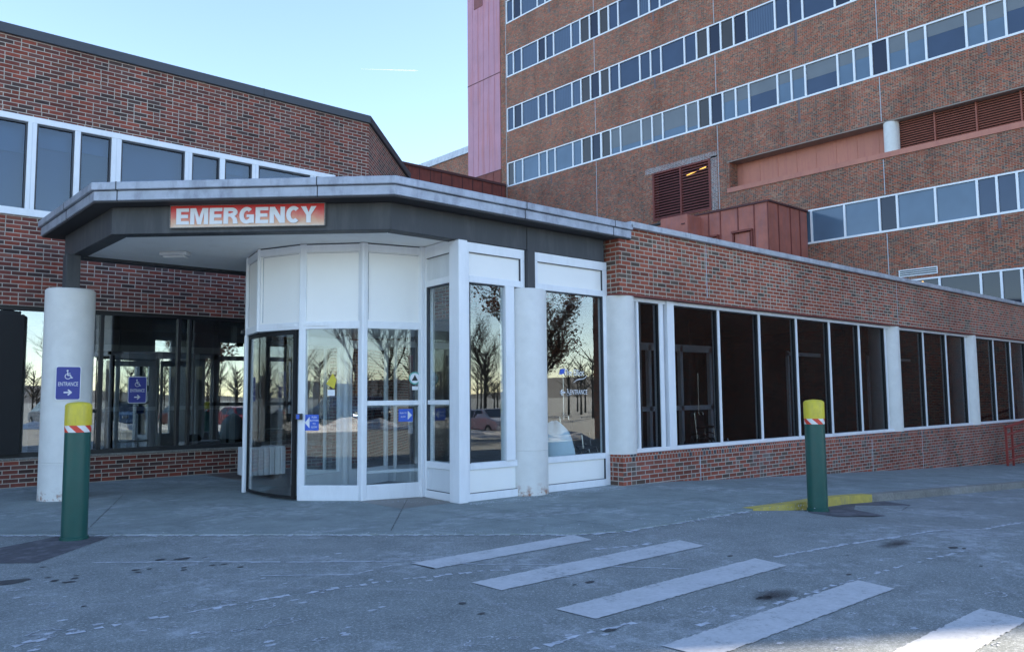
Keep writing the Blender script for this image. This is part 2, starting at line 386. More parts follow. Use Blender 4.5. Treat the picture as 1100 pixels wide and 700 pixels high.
def copy_tree(o, parent=None):
    c = o.copy(); COL.objects.link(c); c.parent = parent
    for ch in list(o.children): copy_tree(ch, c)
    return c
def frame(o, r, w):       # origin, right, outward
    r = Vector(r).normalized(); w = Vector(w).normalized(); return (Vector(o), r, Vector((0, 0, 1)), w)
def text(name, s, fr, x, y, size, depth, mat, parent, bold=0, sx=1, align='CENTER', space=1):
    cu = bpy.data.curves.new(name, 'FONT'); cu.body = s; cu.size = size; cu.extrude = depth/2; cu.offset = bold
    cu.align_x = align; cu.align_y = 'CENTER'; cu.space_character = space
    to = bpy.data.objects.new('tmp_text', cu); COL.objects.link(to)
    bpy.context.view_layer.update()
    dg = bpy.context.evaluated_depsgraph_get()
    me = bpy.data.meshes.new_from_object(to.evaluated_get(dg)); bpy.data.objects.remove(to)
    o, r, u, w = fr
    mt = Matrix(((r.x*sx, u.x, w.x, 0), (r.y*sx, u.y, w.y, 0), (r.z*sx, u.z, w.z, 0), (0, 0, 0, 1)))
    me.transform(mt); off = Vector(ORG.get(parent.name, (0, 0, 0))) if parent else Vector()
    me.transform(Matrix.Translation(o+r*x+u*y+w*(depth/2)-off)); me.materials.clear(); me.materials.append(M[mat])
    ob = bpy.data.objects.new(name, me); COL.objects.link(ob)
    if parent: ob.parent = parent; ORG[ob.name] = tuple(off)
    return ob
# ------------------------------------------------------------------ ground
xs = [-6000, -1500, -400, -120, -60, -30, -20]+[-12+.5*i for i in range(108)]+[45, 60, 90, 150, 400, 1500, 6000]
ys = [-6000, -1500, -400, -150, -80, -50, -35, -25, -18, -12, -8, -5, -2, 0, 2, 4, 6, 8, 10, 12, 15, 18, 25, 40, 80, 200, 600, 2000, 9000]
b = MB(); n = len(xs)
b.add([(x, y, zroad(x)) for y in ys for x in xs], [(j*n+i, j*n+i+1, (j+1)*n+i+1, (j+1)*n+i) for j in range(len(ys)-1) for i in range(n-1)])
road = struct(b.build('road', 'asphalt'))
KB = [(-3.4, 14.62), (1.65, 9.72), (5.82, 5.66), (6.3, 5.45), (6.97, 5.38), (8.5, 5.36), (9.45, 5.24), (11.3, 5.24), (16.8, 5.03), (30, 4.95), (35.9, 4.95)]
def yb(X):
    for (x0, y0), (x1, y1) in zip(KB[:-1], KB[1:]):
        if x0 <= X <= x1: return y0+(y1-y0)*(X-x0)/(x1-x0)
    return KB[-1][1]
sx_ = sorted(set([-3.4+.3*i for i in range(131)]+[k[0] for k in KB]+[9.28]))
b = MB()
def strip(b, X0, X1, y00, y01, y10, y11, zo, skirt=.15):
    z0, z1 = g(X0)+zo, g(X1)+zo
    b.add([(X0, y00, z0), (X1, y01, z1), (X1, y11, z1), (X0, y10, z0), (X0, y00, z0-skirt), (X1, y01, z1-skirt)], [(0, 1, 2, 3), (4, 5, 1, 0)])
for X0, X1 in zip(sx_[:-1], sx_[1:]):
    if X1 > 35.9: break
    yt = 14.65 if X1 <= 9.29 else 8.05
    strip(b, X0, X1, yb(X0), yb(X1), yt, yt, 0)
pave = struct(b.build('pavement', 'concrete'))
for nm, xa, xb_, mt in (('kerb', 8.5, 11.3, 'yellow_kerb'), ('kerb', 11.3, 35.8, 'kerb_concrete')):
    b = MB(); k = int((xb_-xa)/.4)+1
    st = [xa+(xb_-xa)*i/k for i in range(k+1)]
    for X0, X1 in zip(st[:-1], st[1:]):
        strip(b, X0, X1, yb(X0)-.012, yb(X1)-.012, yb(X0)+.14, yb(X1)+.14, .005, .12)
    b.build(nm, mt, pave)
# saw-cut joints of the pavement, as shallow dark seams
b = MB()
def ribbon(b, pts, w, zf, dz, jag=0, gap=0):
    w = w*1.35 if w > .012 else w
    out = []
    for (p, q) in zip(pts[:-1], pts[1:]):
        L = math.dist(p, q); k = max(1, int(L/(.05 if jag > .3 else .12)))
        for i in range(k):
            if random.random() < gap: continue
            a = [p[j]+(q[j]-p[j])*i/k for j in (0, 1)]; c = [p[j]+(q[j]-p[j])*(i+1)/k for j in (0, 1)]
            d = Vector((c[0]-a[0], c[1]-a[1])).normalized(); nn = Vector((-d.y, d.x))
            w0 = w*(1+random.uniform(-jag, jag)); w1 = w*(1+random.uniform(-jag, jag)); s0 = random.uniform(-jag, jag)*w*.5
            v = []
            for (P, ww, sg) in ((a, w0, -1), (c, w1, -1), (c, w1, 1), (a, w0, 1)):
                x = P[0]+nn.x*(sg*ww/2+s0); y = P[1]+nn.y*(sg*ww/2+s0); v.append((x, y, zf(x)+dz))
            b.add(v, [(0, 1, 2, 3)])
for P in ([(1.0, 12.6), (5.0, 8.9)], [(2.35, 9.3), (3.6, 12.4)], [(4.6, 7.05), (6.2, 9.1)], [(6.4, 5.5), (6.4, 8.15)], [(7.9, 5.5), (7.9, 8.15)], [(9.3, 5.5), (9.3, 7.9)], [(5.0, 6.8), (9.0, 6.8)], [(10.9, 5.5), (10.9, 7.9)], [(12.6, 5.5), (12.6, 7.9)], [(14.5, 5.3), (14.5, 7.9)], [(17, 5.3), (17, 7.9)], [(20, 5.3), (20, 7.9)], [(9.3, 6.7), (30, 6.6)]):
    ribbon(b, P, .007, g, .004, .5, .1)
b.build('joint', 'spot', pave)
# crosswalk stripes, parts of the road
for (x0, x1, y0, y1) in ((3.86, 5.72, 5.33, 5.64), (3.80, 6.22, 4.42, 4.75), (3.72, 5.98, 3.47, 3.80), (3.60, 5.81, 2.56, 2.86), (3.45, 5.60, 1.68, 1.97)):
    b = MB(); k = 70; sk = .07
    for i in range(k):
        xa = x0+(x1-x0)*i/k; xb_ = x0+(x1-x0)*(i+1)/k
        r = [random.uniform(-.012, .012) for _ in range(4)]
        ea = random.uniform(0, .05) if i == 0 else 0
        b.add([(xa+ea+0, y0+r[0]*.5, zroad(xa)+.005), (xb_, y0+r[0]*.5, zroad(xb_)+.005), (xb_+(sk if i == k-1 else 0), y1+r[1]*.5, zroad(xb_)+.005), (xa+(ea*.3), y1+r[1]*.5, zroad(xa)+.005)], [(0, 1, 2, 3)])
    b.build('crosswalk_stripe', 'stripe', road)
# salt tide lines, old crack filler and chewing-gum spots
b = MB()
pl = lambda *a: [onroad(*p) for p in a]
ribbon(b, pl((100, 604), (200, 603), (320, 603.5), (430, 602.5)), .022, zroad, .003, .5, .03)
ribbon(b, pl((430, 602.5), (520, 606), (600, 606), (740, 611)), .014, zroad, .003, .6, .15)
ribbon(b, pl((0, 697), (60, 683), (140, 668), (200, 658), (280, 644), (400, 626), (520, 613), (620, 608)), .026, zroad, .003, .9, .42)
ribbon(b, pl((280, 618), (380, 617), (420, 607)), .016, zroad, .003, .6, .2)
ribbon(b, pl((832, 598), (900, 586), (980, 574), (1100, 561)), .03, zroad, .003, .7, .06)
ribbon(b, pl((750, 672), (860, 640), (960, 610), (1040, 590)), .022, zroad, .003, .9, .5)
ribbon(b, pl((560, 700), (610, 686), (680, 668)), .03, zroad, .003, .9, .25)
ribbon(b, pl((640, 590), (690, 585), (700, 583)), .03, zroad, .003, .9, .2)
ribbon(b, [(KB[1][0], KB[1][1]-.03), (5.82, 5.63), (6.3, 5.42), (8.4, 5.33)], .05, zroad, .005, .8, .12)
for i in range(190):       # rings and flakes of dried salt
    x, y = random.uniform(0, 1100), 590+110*random.random()**.8
    if 440 < x < 960 and random.random() < .4: continue
    cx, cy = onroad(x, y); R = random.uniform(.008, .035)
    if random.random() < .12: R = random.uniform(.05, .09)
    ax = random.uniform(0, PI); k = 22; ring = random.random() < .35
    rr = [R*random.uniform(.65, 1.2) for _ in range(k)]
    pt = [(cx+rr[j]*1.3*math.cos(2*PI*j/k+ax), cy+rr[j]*.8*math.sin(2*PI*j/k+ax)) for j in range(k)]
    if not ring and R > .028: continue
    if ring: ribbon(b, pt+[pt[0]], .008, zroad, .003, .8, .15)
    else: b.add([(p[0], p[1], zroad(p[0])+.003) for p in pt], [tuple(range(k))])
b.build('salt_stain', 'salt', road, kind='stuff')
b = MB()
for (x, y, R) in ((172, 601, .05), (196, 600, .07), (220, 599, .03), (146, 612, .04), (148, 614.5, .03), (160, 611, .025), (198, 609.5, .03), (198, 612, .03), (228, 607, .03), (240, 606, .03), (258, 609, .03), (10, 625, .16), (74, 625, .05), (80, 621, .035), (58, 624, .03), (52, 620, .025), (82, 618, .025), (60, 623, .03), (46, 609, .03), (90, 651, .02), (634, 625, .045), (617, 628, .02), (497, 648, .035), (517, 659, .03), (655, 677, .045), (822, 642, .06), (784, 597, .03), (912, 617, .03), (1024, 588, .06), (1036, 589, .03), (910, 596, .015), (1054, 608, .02), (815, 643, .03)):
    cx, cy = onroad(x, y); k = 12; rr = [R*random.uniform(.6, 1.1) for _ in range(k)]
    b.add([(cx+rr[j]*1.1*math.cos(2*PI*j/k), cy+rr[j]*.7*math.sin(2*PI*j/k), zroad(cx)+.004) for j in range(k)], [tuple(range(k))])
b.build('gum_spot', 'spot', road, kind='stuff')
b = MB()
for pts in (((-20, 592), (62, 576), (117, 577), (40, 604.5), (-20, 605)),):
    q = pl(*pts); b.add([(x, y, zroad(x)+.003) for x, y in q], [tuple(range(len(q)))[::-1]])
b.add([(x, y, zroad(x)+.003) for x, y in ((8.95, 4.55), (9.7, 4.35), (10.6, 4.5), (11.4, 4.75), (11.6, 5.2), (10.5, 5.215), (9.4, 5.21), (9.1, 4.95))], [tuple(range(8))])
b.build('asphalt_patch', 'patch', road)
def oil_mat():
    m, nt, bs = newmat('oil_stain'); L = nt.links
    tc = N(nt, 'ShaderNodeTexCoord'); ln = N(nt, 'ShaderNodeVectorMath', operation='LENGTH'); L.new(tc.outputs['UV'], ln.inputs[0])
    k = mth(nt, 'MULTIPLY', mth(nt, 'SUBTRACT', 1.0, ln.outputs['Value'], clamp=True), noise(nt, 8, 5, .7))
    tr = N(nt, 'ShaderNodeBsdfTransparent'); mx = N(nt, 'ShaderNodeMixShader'); bs.inputs['Base Color'].default_value = (.03, .03, .033, 1)
    L.new(mth(nt, 'MULTIPLY', k, 1.4, clamp=True), mx.inputs[0]); L.new(tr.outputs[0], mx.inputs[1]); L.new(bs.outputs[0], mx.inputs[2])
    L.new(mx.outputs[0], nt.nodes['Material Output'].inputs[0]); return m
OM = oil_mat()
for (px, py, R1, R2) in ((833, 639, .26, .14), (963, 584, .34, .12)):
    cx, cy = onroad(px, py); me = bpy.data.meshes.new('oil_stain')
    me.from_pydata([(cx+sx*R1, cy+sy*R2, zroad(cx+sx*R1)+.004) for sx, sy in ((-1, -1), (1, -1), (1, 1), (-1, 1))], [], [(0, 1, 2, 3)])
    ul = me.uv_layers.new(name='UVMap')
    for li, uv in enumerate(((-1, -1), (1, -1), (1, 1), (-1, 1))): ul.data[li].uv = uv
    me.materials.append(OM); o = bpy.data.objects.new('oil_stain', me); COL.objects.link(o); o.parent = road
b = MB(); Rg = random.Random(21)
def grain(x, y, zf):
    s_ = Rg.uniform(.003, .008); a = Rg.uniform(0, PI); c, d = s_*math.cos(a), s_*math.sin(a); z = zf(x)
    b.add([(x+c, y+d, z), (x-d, y+c, z), (x-c, y-d, z), (x+d*.8, y-c, z), (x, y, z+s_*.8)], [(0, 1, 4), (1, 2, 4), (2, 3, 4), (3, 0, 4)])
for i in range(1100):
    t = Rg.random()
    if t < .5: x = Rg.uniform(5.1, 9.3); y0 = 8.17 if x > 6.4 else 9.9-(x-5.1)*1.0; grain(x, y0-abs(Rg.gauss(0, .16))-.02, g)
    elif t < .65: x = Rg.uniform(9.3, 20); grain(x, 7.98-abs(Rg.gauss(0, .1)), g)
    else: x = Rg.uniform(2, 9.5); grain(x, yb(x)+Rg.gauss(0, .25), lambda q: g(q)+.001)
b.build('salt_grain', 'salt', pave, kind='stuff')
# ------------------------------------------------------------------ left brick building
YL = 14.7
lb = root('brick_building', (3, YL, 0), 'two storey deep red brick building with dark roof edge behind the canopy', 'building')
X0 = -14; CH = 9.0; E2 = (12.2, 17.9)
b = MB()
b.box(X0, CH, YL, YL+.3, -.1, .42); b.box(X0, CH, YL, YL+.3, 2.84, 4.28)
b.box(X0, CH, YL, YL+.3, 5.92, 7.19)
b.box(8.2, CH, YL, YL+.3, 4.28, 5.92)
b.box(8.2, CH, YL, YL+.3, .42, 2.84)
b.seg((CH, YL), E2, 0.002, .3, 0, 7.19)
b.box(E2[0]-.3, E2[0], E2[1], 34, 0, 7.19)
b.build('wall', 'brick_deep', lb)
b = MB(); b.prism([(X0, YL-.05), (CH+.02, YL-.05), (E2[0]+.05, E2[1]-.05), (E2[0]+.05, 34), (X0, 34)], 7.19, 7.36)
b.build('roof', 'fascia_dark', lb, .01)
b = MB()
for x in (-4.1, 1.2, 6.6): b.box(x, x+.012, YL-.053, YL-.04, 7.19, 7.362)
b.each('roof_seam', 'dark_metal', lb)
b = MB(); b.box(X0, 8.2, YL-.02, YL+.28, .42, .455); b.build('sill', 'kerb_concrete', lb, .005)
# interior behind
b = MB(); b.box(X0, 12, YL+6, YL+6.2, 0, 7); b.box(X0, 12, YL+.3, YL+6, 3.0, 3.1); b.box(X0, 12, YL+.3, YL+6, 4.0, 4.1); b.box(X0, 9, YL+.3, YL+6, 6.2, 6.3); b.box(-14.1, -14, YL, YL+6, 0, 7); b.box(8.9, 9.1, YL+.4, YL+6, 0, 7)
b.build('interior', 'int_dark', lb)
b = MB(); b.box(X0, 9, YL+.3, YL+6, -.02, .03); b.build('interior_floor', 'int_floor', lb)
# interior glazed partition with door frames
b = MB()
yp = YL+2.4
for x in (3.2, 4.3, 4.9, 5.55, 6.3, 6.9, 7.6): b.box(x, x+.09, yp, yp+.08, .03, 2.3)
b.box(3.2, 7.7, yp, yp+.08, 2.3, 2.42); b.box(3.2, 7.7, yp, yp+.08, 1.12, 1.2); b.box(3.2, 7.7, yp, yp+.08, .03, .25)
b.box(6.35, 6.43, YL+.6, YL+.7, .05, 2.75)
b.build('inner_frame', 'int_frame', lb)
# ground-floor storefront
sf = [(-2.5, .05), (0.2, .05), (3.865, .06), (5.14, .06), (5.33, .05), (6.4, .06), (7.6, .06)]
b = MB()
b.box(X0, 8.2, YL+.03, YL+.12, 2.77, 2.84); b.box(X0, 8.2, YL+.03, YL+.12, .455, .53)
for x, w in sf: b.box(x-w/2, x+w/2, YL+.025, YL+.12, .53, 2.77)
sfr = b.build('storefront_frame', 'dark_metal', lb, .004)
edges = [X0]+[x for x, w in sf]+[8.2]
for x0, x1 in zip(edges[:-1], edges[1:]):
    if x0 < -3: continue
    b = MB(); b.box(x0+.03, x1-.03, YL+.07, YL+.078, .53, 2.77); b.build('storefront_pane', 'g_store', lb)
b = MB(); b.box(1.3, 2.66, YL-.02, YL+.2, .5, 2.75); b.box(1.3, 2.71, YL-.03, YL-.02, .5, 2.70); b.build('dark_panel', 'black_panel', lb, .01)
# upper windows
b = MB()
b.box(X0, 8.2, YL-.02, YL+.12, 5.82, 5.92); b.box(X0, 8.2, YL-.03, YL+.12, 4.28, 4.40)
mull = [(-1.22, .12), (-.6, .1), (-.03, .16), (1.22, .13), (1.22-.65, 0), (2.71, .13), (3.375, .09), (3.98, .16), (5.205, .13), (5.83, .10), (6.475, .13), (7.70, .13), (8.17, .1)]
mull = [m for m in mull if m[1] > 0]; mull = [(-5.1, .13), (-3.85, .13)]+mull
for x, w in mull:
    b.box(x-w/2, x+w/2, YL-.02, YL+.12, 4.40, 5.82)
b.build('upper_window_frame', 'alu', lb, .006)
b = MB()
for x, w in mull:
    if w > .11: b.box(x-.006, x+.006, YL-.0225, YL-.02, 4.40, 5.82)
b.each('frame_seam', 'panel_gray', lb)
for i, ((x0, w0), (x1, w1)) in enumerate(zip(mull[:-1], mull[1:])):
    a, c = x0+w0/2, x1-w1/2
    b = MB(); b.box(a+.003, c-.003, YL+.04, YL+.048, 4.40, 5.82); p = b.build('upper_pane', 'g_upper', lb)
    if a > -1.5:
        b = MB(); b.box(a+.003, a+.025, YL+.0, YL+.05, 4.4, 5.82); b.box(c-.025, c-.003, YL+.0, YL+.05, 4.4, 5.82); b.box(a+.025, c-.025, YL+.0, YL+.05, 5.79, 5.818); b.build('gasket', 'fascia_dark', lb)
    hb = (.30, .42, .0, .22, .55, .48, .34)[i % 7]
    b = MB(); b.box(a, c, YL+.22, YL+.23, 4.4, 5.82)
    b.build('blind', 'blind_dim' if abs(x0-3.375) < .1 else 'left_blind', p)
    if hb and not (c-a > .9 and a > 3): b = MB(); b.box(a, c, YL+.19, YL+.2, 5.82-hb, 5.82); b.build('raised_blind', 'pane_shade', p)
# ------------------------------------------------------------------ single storey wing, right
YR = 8.0
wg = root('brick_wing', (20, YR, 0), 'long single storey orange red brick wing with dark window band and white round columns', 'building')
XE = 35.9
b = MB(); b.box(9.288, XE, YR, YR+.27, 2.885, 3.90); b.box(9.29, 9.56, YR+.27, 14.6, 2.86, 3.90)
b.build('upper_wall', 'brick_warm', wg)
b = MB(); b.box(9.288, XE, YR+.004, YR+.27, 2.86, 2.885); b.build('lintel', 'rust_dark', wg)
b = MB(); b.box(9.288, XE, YR, YR+.27, -1.7, .352); b.box(9.29, 9.6, YR+.271, YR+.7, -.3, .456); b.build('lower_wall', 'brick_low', wg)
b = MB(); b.box(9.286, XE, YR-.002, YR+.28, .352, .457); b.build('sill_course', 'soldier', wg)
b = MB(); b.box(9.5, XE, YR-.08, YR+.35, 3.90, 3.995); b.build('coping', 'zinc_light', wg, .008)
b = MB()
for x in (11.0, 14.6, 18.2, 21.8, 25.4, 29): b.box(x, x+.012, YR-.083, YR-.078, 3.897, 3.997)
b.each('coping_seam', 'zinc', wg)
b = MB(); b.prism([(9.29, 8.3), (XE, 8.3), (XE, 40), (12.3, 40), (12.3, 17.8), (9.29, 14.6)], 3.80, 3.88); b.build('roof', 'asph_dark', wg)
b = MB()
for x, z0, z1 in ((11.53, 2.965, 3.9), (19.0, 2.9, 3.9), (11.2, -.2, .352), (17.4, -.5, .352), (20.0, -1.6, .457)): b.box(x, x+.014, YR-.003, YR+.02, z0, z1)
b.each('control_joint', 'salt', wg)
# glazing
gy = 8.15
colx = [9.53, 19.0, 23.82, 28.75, 33.5]
bays = [(9.88, [(10.43, .17), (10.64, .20), (12.03, .1), (13.33, .1), (14.66, .1), (15.98, .1), (17.3, .1), (18.58, .1)], 18.65),
        (19.33, [(20.68, .1), (22.1, .1), (23.42, .1)], 23.5), (24.12, [(25.52, .1), (26.93, .1), (28.3, .1)], 28.42), (29.07, [(30.4, .1), (31.8, .1), (33.1, .1)], 33.2)]
b = MB(); b.box(9.6, XE-.1, gy-.03, gy+.10, 2.80, 2.86); b.box(9.6, XE-.1, gy-.05, gy+.10, .457, .52)
b.box(10.6, XE-.1, gy-.045, gy-.028, 2.80, 2.858)
for xa, ms_, xb_ in bays:
    b.box(xa-.05, xa, gy-.02, gy+.1, .52, 2.80)
    for x, w in ms_: b.box(x-w*.3, x+w*.3, gy-.03, gy+.1, .52, 2.80)
b.box(10.55, 10.73, gy-.06, gy+.1, .46, 2.858)
b.build('window_frame', 'alu', wg, .005)
for xa, ms_, xb_ in bays:
    e = [xa]+[m[0] for m in ms_]
    for x0, x1 in zip(e[:-1], e[1:]):
        if x1-x0 < .3: continue
        b = MB(); b.box(x0+.02, x1-.02, gy+.03, gy+.038, .52, 2.80); b.build('window_pane', 'g_wing', wg)
        b = MB(); b.box(x0+.03, x0+.05, gy-.01, gy+.05, .52, 2.80); b.box(x1-.055, x1-.03, gy-.01, gy+.05, .52, 2.80); b.box(x0+.05, x1-.055, gy-.01, gy+.05, 2.78, 2.8); b.build('gasket', 'dark_metal', wg)
for x in colx:
    rc = .275 if x < 10 else .335
    b = MB(); b.lathe([(rc, .457), (rc, 2.858)], (x, 8.01+rc), 48); b.build('column', 'column', wg, smooth=True)
b = MB(); b.box(9.8, XE, 14.0, 14.2, 0, 3); b.box(9.3, XE, 8.3, 14.2, -.05, -.012); b.box(9.3, XE, 8.3, 14.2, 2.95, 3.0); b.box(14.4, 14.5, 10.5, 14, 0, 3); b.box(20, 20.1, 9.8, 14, 0, 3)
b.build('interior', 'int_wing', wg)
b = MB()
for x in (11.3, 12.3, 13.3, 14.3): b.box(x, x+.08, 9.9, 9.98, 0, 2.3)
b.box(11.3, 14.38, 9.9, 9.98, 2.2, 2.34); b.box(11.3, 14.38, 9.9, 9.98, 1.03, 1.12)
for x in (16.9, 20.9, 22.5): b.box(x, x+.06, 9.6, 9.66, 0, 2.3)
b.box(16.9, 18.4, 9.6, 9.66, 2.2, 2.28); b.box(20.9, 23.5, 9.6, 9.66, 2.2, 2.26)
b.build('inner_frame', 'int_frame', wg)
# ------------------------------------------------------------------ entrance canopy
cn = root('entrance_canopy', (4, 10.5, 0), 'angular white ceilinged entrance canopy with zinc roof edge and dark beam', 'canopy')
def off_poly(d):   # the outline pulled in by d
    k = d*.4142
    return [(2.58+d, 13.34-d), (2.58+d, 10.52+k), (5.22+k, 7.92+d), (9.54 if d < .2 else 9.28, 7.92+d), (9.54 if d < .2 else 9.28, 13.34-d)]
b = MB(); b.prism(off_poly(0), 3.862, 3.958); b.build('roof_edge', 'zinc', cn, .008)
b = MB(); b.prism(off_poly(.035), 3.735, 3.858); b.build('fascia', 'zinc', cn, .008)
b = MB()
for (p, q, t) in (((2.58, 10.52), (5.22, 7.92), .30), ((2.58, 10.52), (5.22, 7.92), 2.75), ((5.22, 7.92), (9.54, 7.92), 2.1), ((2.58, 13.34), (2.58, 10.52), 1.5), ((5.22, 7.92), (9.54, 7.92), 3.9)):
    b.sub(p, q, t, t+.012, -.004, .03, 3.86, 3.96); b.sub(p, q, t, t+.012, .031, .06, 3.733, 3.86)
b.each('fascia_seam', 'fascia_dark', cn)
P_ = off_poly(.05); b = MB(); b.prism(P_, 3.715, 3.734); b.build('soffit', 'soffit_dark', cn)
def ring(b, outer, inner, z0, z1):
    for i in range(len(outer)-1):
        b.prism([outer[i], outer[i+1], inner[i+1], inner[i]], z0, z1)
O_ = [(9.285, 12.95), (2.86, 12.95), (2.86, 10.64), (5.36, 8.235), (9.215, 8.235)]
I_ = [(9.285, 12.75), (3.06, 12.75), (3.06, 10.73), (5.44, 8.44), (9.215, 8.44)]
b = MB(); ring(b, O_, I_, 3.375, 3.714); b.build('beam', 'beam', cn, .006)
b = MB(); b.prism([(3.062, 12.748), (3.062, 10.732), (5.442, 8.442), (9.2, 8.442), (9.2, 12.748)][::-1], 3.415, 3.44); b.build('ceiling', 'ceiling', cn)
for (cx, cy, zt, r) in ((2.865, 12.54, 2.88, .315),):
    b = MB(); b.lathe([(r, 0), (r, .495), (r-.006, .5), (r, .505), (r, zt-.02), (r-.02, zt)], (cx, cy), 56)
    off = root  # noqa
    c = MB(); c.lathe([(r, 0), (r, .495), (r-.006, .5), (r, .505), (r, zt-.02), (r-.02, zt)], (cx, cy), 56); c.build('column', 'column', cn, smooth=True)
    b = MB(); b.box(cx-.09, cx+.09, cy-.1, cy+.1, zt, 3.374); b.build('steel_post', 'beam', cn, .005)
c = MB(); c.lathe([(.33, 0), (.33, .595), (.323, .6), (.33, .605), (.33, 2.81), (.315, 2.83)], (7.69, 8.42), 56); c.build('column', 'column', cn, smooth=True, label='white round column set into the vestibule glazing, rust at its foot')
b = MB(); b.box(7.58, 7.72, 8.19, 8.40, 2.83, 3.374); b.box(7.60, 7.74, 8.22, 8.234, 3.374, 3.70); b.build('steel_post', 'beam', cn, .005)
tg = root('ceiling_light', (3.97, 11.63, 3.41), 'small oblong light fitting on the white canopy ceiling', 'lamp')
b = MB(); b.seg((3.83, 11.77), (4.11, 11.49), -.09, .09, 3.355, 3.413); b.build('housing', 'int_frame', tg, .012)
b = MB(); b.seg((3.86, 11.74), (4.08, 11.52), -.06, .06, 3.335, 3.354); b.build('lens', 'ceiling', tg, .006)
# ------------------------------------------------------------------ emergency sign
p, q = Vector((3.40, 10.115, 0)), Vector((4.775, 8.795, 0))
dirn = (q-p).normalized(); nrm = Vector((dirn.y, -dirn.x, 0))
es = root('emergency_sign', (4.09, 9.44, 3.57), 'red to cream sign with white EMERGENCY lettering on the canopy beam', 'sign')
fr = (Vector((4.0875, 9.455, 3.571))+nrm*.0, dirn, Vector((0, 0, 1)), nrm)
HW = (q-p).length/2
b = MB(); b.plate(fr, [(-HW, -.136), (HW, -.136), (HW, .136), (-HW, .136)], -.03, .035); b.build('panel', 'sign_face', es)
b = MB()
for pts in ([(-HW-.006, -.142), (HW+.006, -.142), (HW+.006, -.134), (-HW-.006, -.134)], [(-HW-.006, .134), (HW+.006, .134), (HW+.006, .142), (-HW-.006, .142)], [(-HW-.008, -.134), (-HW, -.134), (-HW, .134), (-HW-.008, .134)], [(HW, -.134), (HW+.008, -.134), (HW+.008, .134), (HW, .134)]): b.plate(fr, pts, -.02, .042)
b.build('trim', 'kerb_concrete', es)
fr2 = (fr[0]+nrm*.036, *fr[1:])
